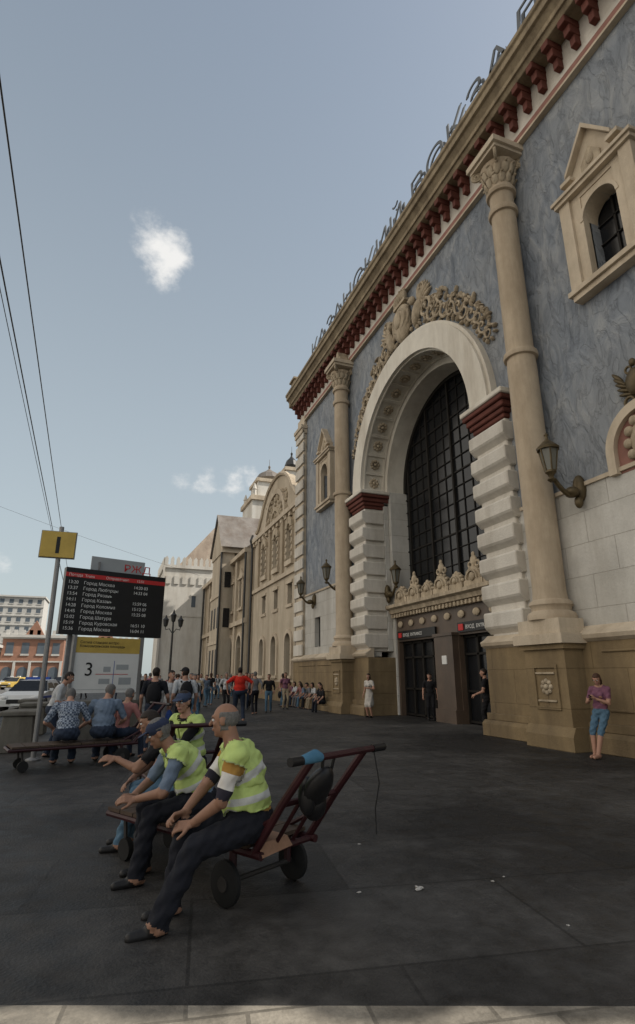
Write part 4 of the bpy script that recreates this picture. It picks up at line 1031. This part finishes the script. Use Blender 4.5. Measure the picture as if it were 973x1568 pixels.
person('seated_man',(-.60,11.7,0),(-.1,1),S(lean=14,bend=24,hpitch=35,fat=.06,pelvis=(0,0,.55)),dict(shirt=check,pants=jean,hair='short',hairmat=hairg,sleeve=.95,loose=1.2),1.1,.016)
person('seated_man',(.0,11.85,0),(.15,1),S(lean=12,bend=20,hyaw=-30,hpitch=20,fat=.08,pelvis=(0,0,.55)),dict(shirt=bshirt,pants=jean,hair='short',hairmat=hairg,sleeve=.95,loose=1.2),1.12,.016)
person('seated_man',(.35,12.2,0),(.6,.7),S(lean=8,bend=10,hpitch=10),dict(shirt=pinkc,pants=jean,hair='short',hairmat=hairg,sleeve=.8),1.02,.02)
person('standing_man',(-1.02,13.3,0),(.9,-.1),dict(lean=14,bend=10,hpitch=22,lh=(-.1,.38,.98),rh=(.2,.35,1.0),fat=.02),dict(shirt=lshirt,pants=jean,hair='short',sleeve=.9),1.0,.018)
person('man_with_backpack',(1.02,13.4,0),(.2,1),dict(hyaw=-20,rh=(.3,.15,.95)),dict(shirt=navy,pants=jean,backpack=blk,hair='short',sleeve=.8,bag=bluebag),1.03,.018)
person('man_with_backpack',(1.75,13.9,0),(-.1,1),dict(hyaw=25),dict(shirt=lshirt,pants=navy,backpack=blk,cap=blk,hair='short',sleeve=.8),1.04,.018)
person('pedestrian',(1.45,14.3,0),(.3,-1),dict(hyaw=10),dict(shirt=lshirt,pants=greyc,hair='short',sleeve=.8),1.0,.018)
person('man_in_red_shirt',(4.62,20.9,0),(.2,1),dict(lh=(-.40,.02,.98),rh=(.40,.02,.98),lp=(-1,-.2,.2),rp=(1,-.2,.2),fat=.10,lf=(-.16,.1,.08),rf=(.15,-.08,.08)),dict(shirt=redc,pants=jean,hair='short',sleeve=.98,loose=1.1),1.1,.018)
person('woman_leaning',(9.84,9.34,0),(-.97,-.24),dict(pelvis=(0,.12,.88),lean=-10,bend=6,hpitch=26,hyaw=8,lf=(-.05,.52,.08),rf=(.07,.42,.08),kp=(0,1,.2),lh=(-.03,.30,1.14),rh=(.1,.28,1.12),lp=(-1,-.6,-1),rp=(1,-.6,-1),lhd=(.4,.5,.6),rhd=(-.5,.5,.55),curl=40,fat=.02),dict(woman=True,shirt=mauve,pants=denim,leg=1.15,bare=True,shoe=skinm,hair='long',hairmat=hairb,sleeve=.7,phone=True),1.0,.012,True)
person('woman_in_pale_dress',(9.95,21.0,0),(-.9,-.5),dict(lh=(-.08,.2,1.15),lp=(-1,-.3,-1)),dict(woman=True,shirt=whited,pants=whited,dress=True,leg=.9,bare=True,hair='long',sleeve=.6),.98,.018)
person('man_at_door',(10.95,14.75,0),(-.7,.6),dict(lh=(-.2,.3,1.0),side=-3),dict(shirt=blk,pants=blk,hair='short',sleeve=.6),1.05,.016)
person('man_at_door',(11.55,19.0,0),(-.5,-.8),dict(),dict(shirt=blk,pants=blk,hair='short'),.98,.02)
sh=[lshirt,blk,pinkc,navy,tanc,greyc,bshirt,mauve]
for i,(y,m) in enumerate(((24.95,blk),(26.3,navy),(27.2,lshirt),(27.9,greyc),(28.7,bshirt),(29.5,pinkc),(30.3,lshirt),(31.0,mauve),(31.7,tanc))):
    person('seated_person',(9.95 if i else 9.45,y,-.03 if i else -.1),(-1,-.2+.1*(i%5)),S(lean=4+(i%5)*4,hpitch=5*(i%5),hyaw=15-(i%5)*9),dict(shirt=m,pants=[navy,jean,tanc,blk,denim,greyc,jean,navy,blk][i],hair='short' if i%2 else 'long',woman=(i%2==0),sleeve=.8),1.,.022)
cr=[(2.6,18.5),(3.3,24),(3.9,26.5),(4.3,29),(5.0,31),(3.0,29),(5.6,33),(6.4,27.5),(6.9,29),(7.3,34),(5.8,38),(8.0,33),(8.2,36),(7.4,41),(6.6,45),(9.2,38),(8.8,43),(5.0,42),(4.2,38),(3.4,34),(6.0,52),(7.6,50),(9.0,48),(4.6,55),(2.2,33),(1.2,24),(1.6,27),(8.9,29.5),(5.3,27),(2.9,21.5),(3.5,31),(8.4,27.5),(-1.5,45),(-2.5,50),(0.5,40),(7.0,25.5),(6.1,24.5)]
rr=random.Random(11)
for i,(x,y) in enumerate(cr):
    w=rr.random()<.45;st=rr.choice([-.2,.2,.12,0]);rr.uniform(-1,1)
    person('pedestrian',(x,y,0),(rr.uniform(-.6,.6),rr.choice([-1,1])),dict(lf=(-.1,st,.08),rf=(.1,-st,.08),pelvis=(0,0,.91),lh=(-.25,-st*.8,.95),rh=(.25,st*.8,.95),hyaw=rr.uniform(-25,25)),dict(woman=w,shirt=rr.choice(sh+[lshirt,lshirt]),pants=rr.choice([navy,jean,blk,denim,tanc]),hair='long' if w else 'short',hairmat=rr.choice([haird,hairb,hairg]),sleeve=rr.choice([.6,.8,1.8]),bag=blk if rr.random()<.3 else None,backpack=blk if rr.random()<.25 else None),rr.uniform(.94,1.04),.024)

# ------------------------------------------------------------------ world, sun, camera
th=R(20.2);pt=R(16.7)
def ray(px,py):
    dx=(px-486.5)/836;dy=(784-py)/836;up=dy*math.cos(pt)+math.sin(pt);fw=math.cos(pt)-dy*math.sin(pt)
    return Vector((dx*math.cos(th)+fw*math.sin(th),fw*math.cos(th)-dx*math.sin(th),up)).normalized()
sd=Vector((.937,-.348,.9325)).normalized();el=math.asin(sd.z)
w=bpy.data.worlds.new('World');scene.world=w;w.use_nodes=True;nt=w.node_tree;N=nt.nodes;L=nt.links;N.clear()
out=N.new('ShaderNodeOutputWorld');bg=N.new('ShaderNodeBackground');L.new(bg.outputs[0],out.inputs[0]);bg.inputs['Strength'].default_value=.13
sky=N.new('ShaderNodeTexSky');sky.sky_type='NISHITA';sky.sun_disc=False;sky.sun_elevation=el;sky.sun_rotation=math.atan2(.937,-.348);sky.dust_density=2.5;sky.air_density=1.0;sky.ozone_density=1.0
tc=N.new('ShaderNodeTexCoord')
def math_(op,a=None,b=None,va=0,vb=0):
    n=N.new('ShaderNodeMath');n.operation=op
    if a is not None: L.new(a,n.inputs[0])
    else: n.inputs[0].default_value=va
    if b is not None: L.new(b,n.inputs[1])
    else: n.inputs[1].default_value=vb
    return n.outputs[0]
def mrange(a,f0,f1,t0,t1,sm=True):
    n=N.new('ShaderNodeMapRange');n.interpolation_type='SMOOTHSTEP' if sm else 'LINEAR';L.new(a,n.inputs[0])
    n.inputs[1].default_value=f0;n.inputs[2].default_value=f1;n.inputs[3].default_value=t0;n.inputs[4].default_value=t1;return n.outputs[0]
def nz(scale,det=7,rough=.6,sc3=(1,1,1)):
    mp=N.new('ShaderNodeMapping');mp.inputs['Scale'].default_value=sc3;L.new(tc.outputs['Generated'],mp.inputs[0])
    n=N.new('ShaderNodeTexNoise');n.inputs['Scale'].default_value=scale;n.inputs['Detail'].default_value=det;n.inputs['Roughness'].default_value=rough;L.new(mp.outputs[0],n.inputs['Vector']);return n.outputs['Fac']
tot=None
for (px,py,ang,st) in ((236,378,3.6,1.0),(258,392,4.0,1.15),(256,412,3.2,.9),(222,345,2.8,.5),(232,360,3.0,.7),(360,738,3.2,.62),(385,733,2.6,.6),(315,738,2.8,.5),(280,733,2.2,.42),(8,860,1.8,.6)):
    c=ray(px,py);d=N.new('ShaderNodeVectorMath');d.operation='DISTANCE';L.new(tc.outputs['Generated'],d.inputs[0]);d.inputs[1].default_value=c
    m=mrange(d.outputs['Value'],R(ang),0,0,st);tot=m if tot is None else math_('MAXIMUM',tot,m)
n1=nz(24,10,.62,(1,1,1.4))
m=math_('ADD',tot,math_('MULTIPLY',math_('SUBTRACT',n1,None,0,.5),None,0,1.7));cl1=mrange(m,.28,1.15,0,.92)
cl1=math_('MULTIPLY',cl1,mrange(tot,0,.35,0,1))
sx=N.new('ShaderNodeSeparateXYZ');L.new(tc.outputs['Generated'],sx.inputs[0])
hz=mrange(sx.outputs[2],.95,.12,.26,.74,False)
mh=N.new('ShaderNodeMix');mh.data_type='RGBA';L.new(hz,mh.inputs[0]);L.new(sky.outputs[0],mh.inputs[6]);mh.inputs[7].default_value=(4.45,4.95,4.9,1)
side=mrange(sx.outputs[0],-.32,-.55,0,1);n2=nz(2.2,8,.6);fill_bank=math_('MULTIPLY',side,mrange(n2,.38,.55,.25,1));fill_bank=math_('MULTIPLY',fill_bank,mrange(sx.outputs[2],-.02,.08,0,1))  # bright clouds added out of view as fill light for the shaded facade
mx1=N.new('ShaderNodeMix');mx1.data_type='RGBA';L.new(cl1,mx1.inputs[0]);mx1.inputs[7].default_value=(7.2,7.1,6.9,1)
mx0=N.new('ShaderNodeMix');mx0.data_type='RGBA';L.new(fill_bank,mx0.inputs[0]);L.new(mh.outputs[2],mx0.inputs[6]);mx0.inputs[7].default_value=(11.2,10.2,8.8,1)
L.new(mx0.outputs[2],mx1.inputs[6]);L.new(mx1.outputs[2],bg.inputs['Color'])
s=bpy.data.lights.new('sun','SUN');s.energy=5;s.angle=R(.5);s.color=(1,.94,.85);so=bpy.data.objects.new('sun',s);COL.objects.link(so);so.rotation_euler=sd.to_track_quat('Z','Y').to_euler()
cam=bpy.data.cameras.new('camera');co=bpy.data.objects.new('camera',cam);COL.objects.link(co);co.location=(0,0,1.6);co.rotation_euler=(R(90)+pt,0,-th)
cam.sensor_fit='HORIZONTAL';cam.sensor_width=36;cam.lens=36*836/973;cam.clip_end=6000;cam.clip_start=.05
scene.camera=co
scene.view_settings.view_transform='Standard';scene.view_settings.look='None';scene.view_settings.exposure=0
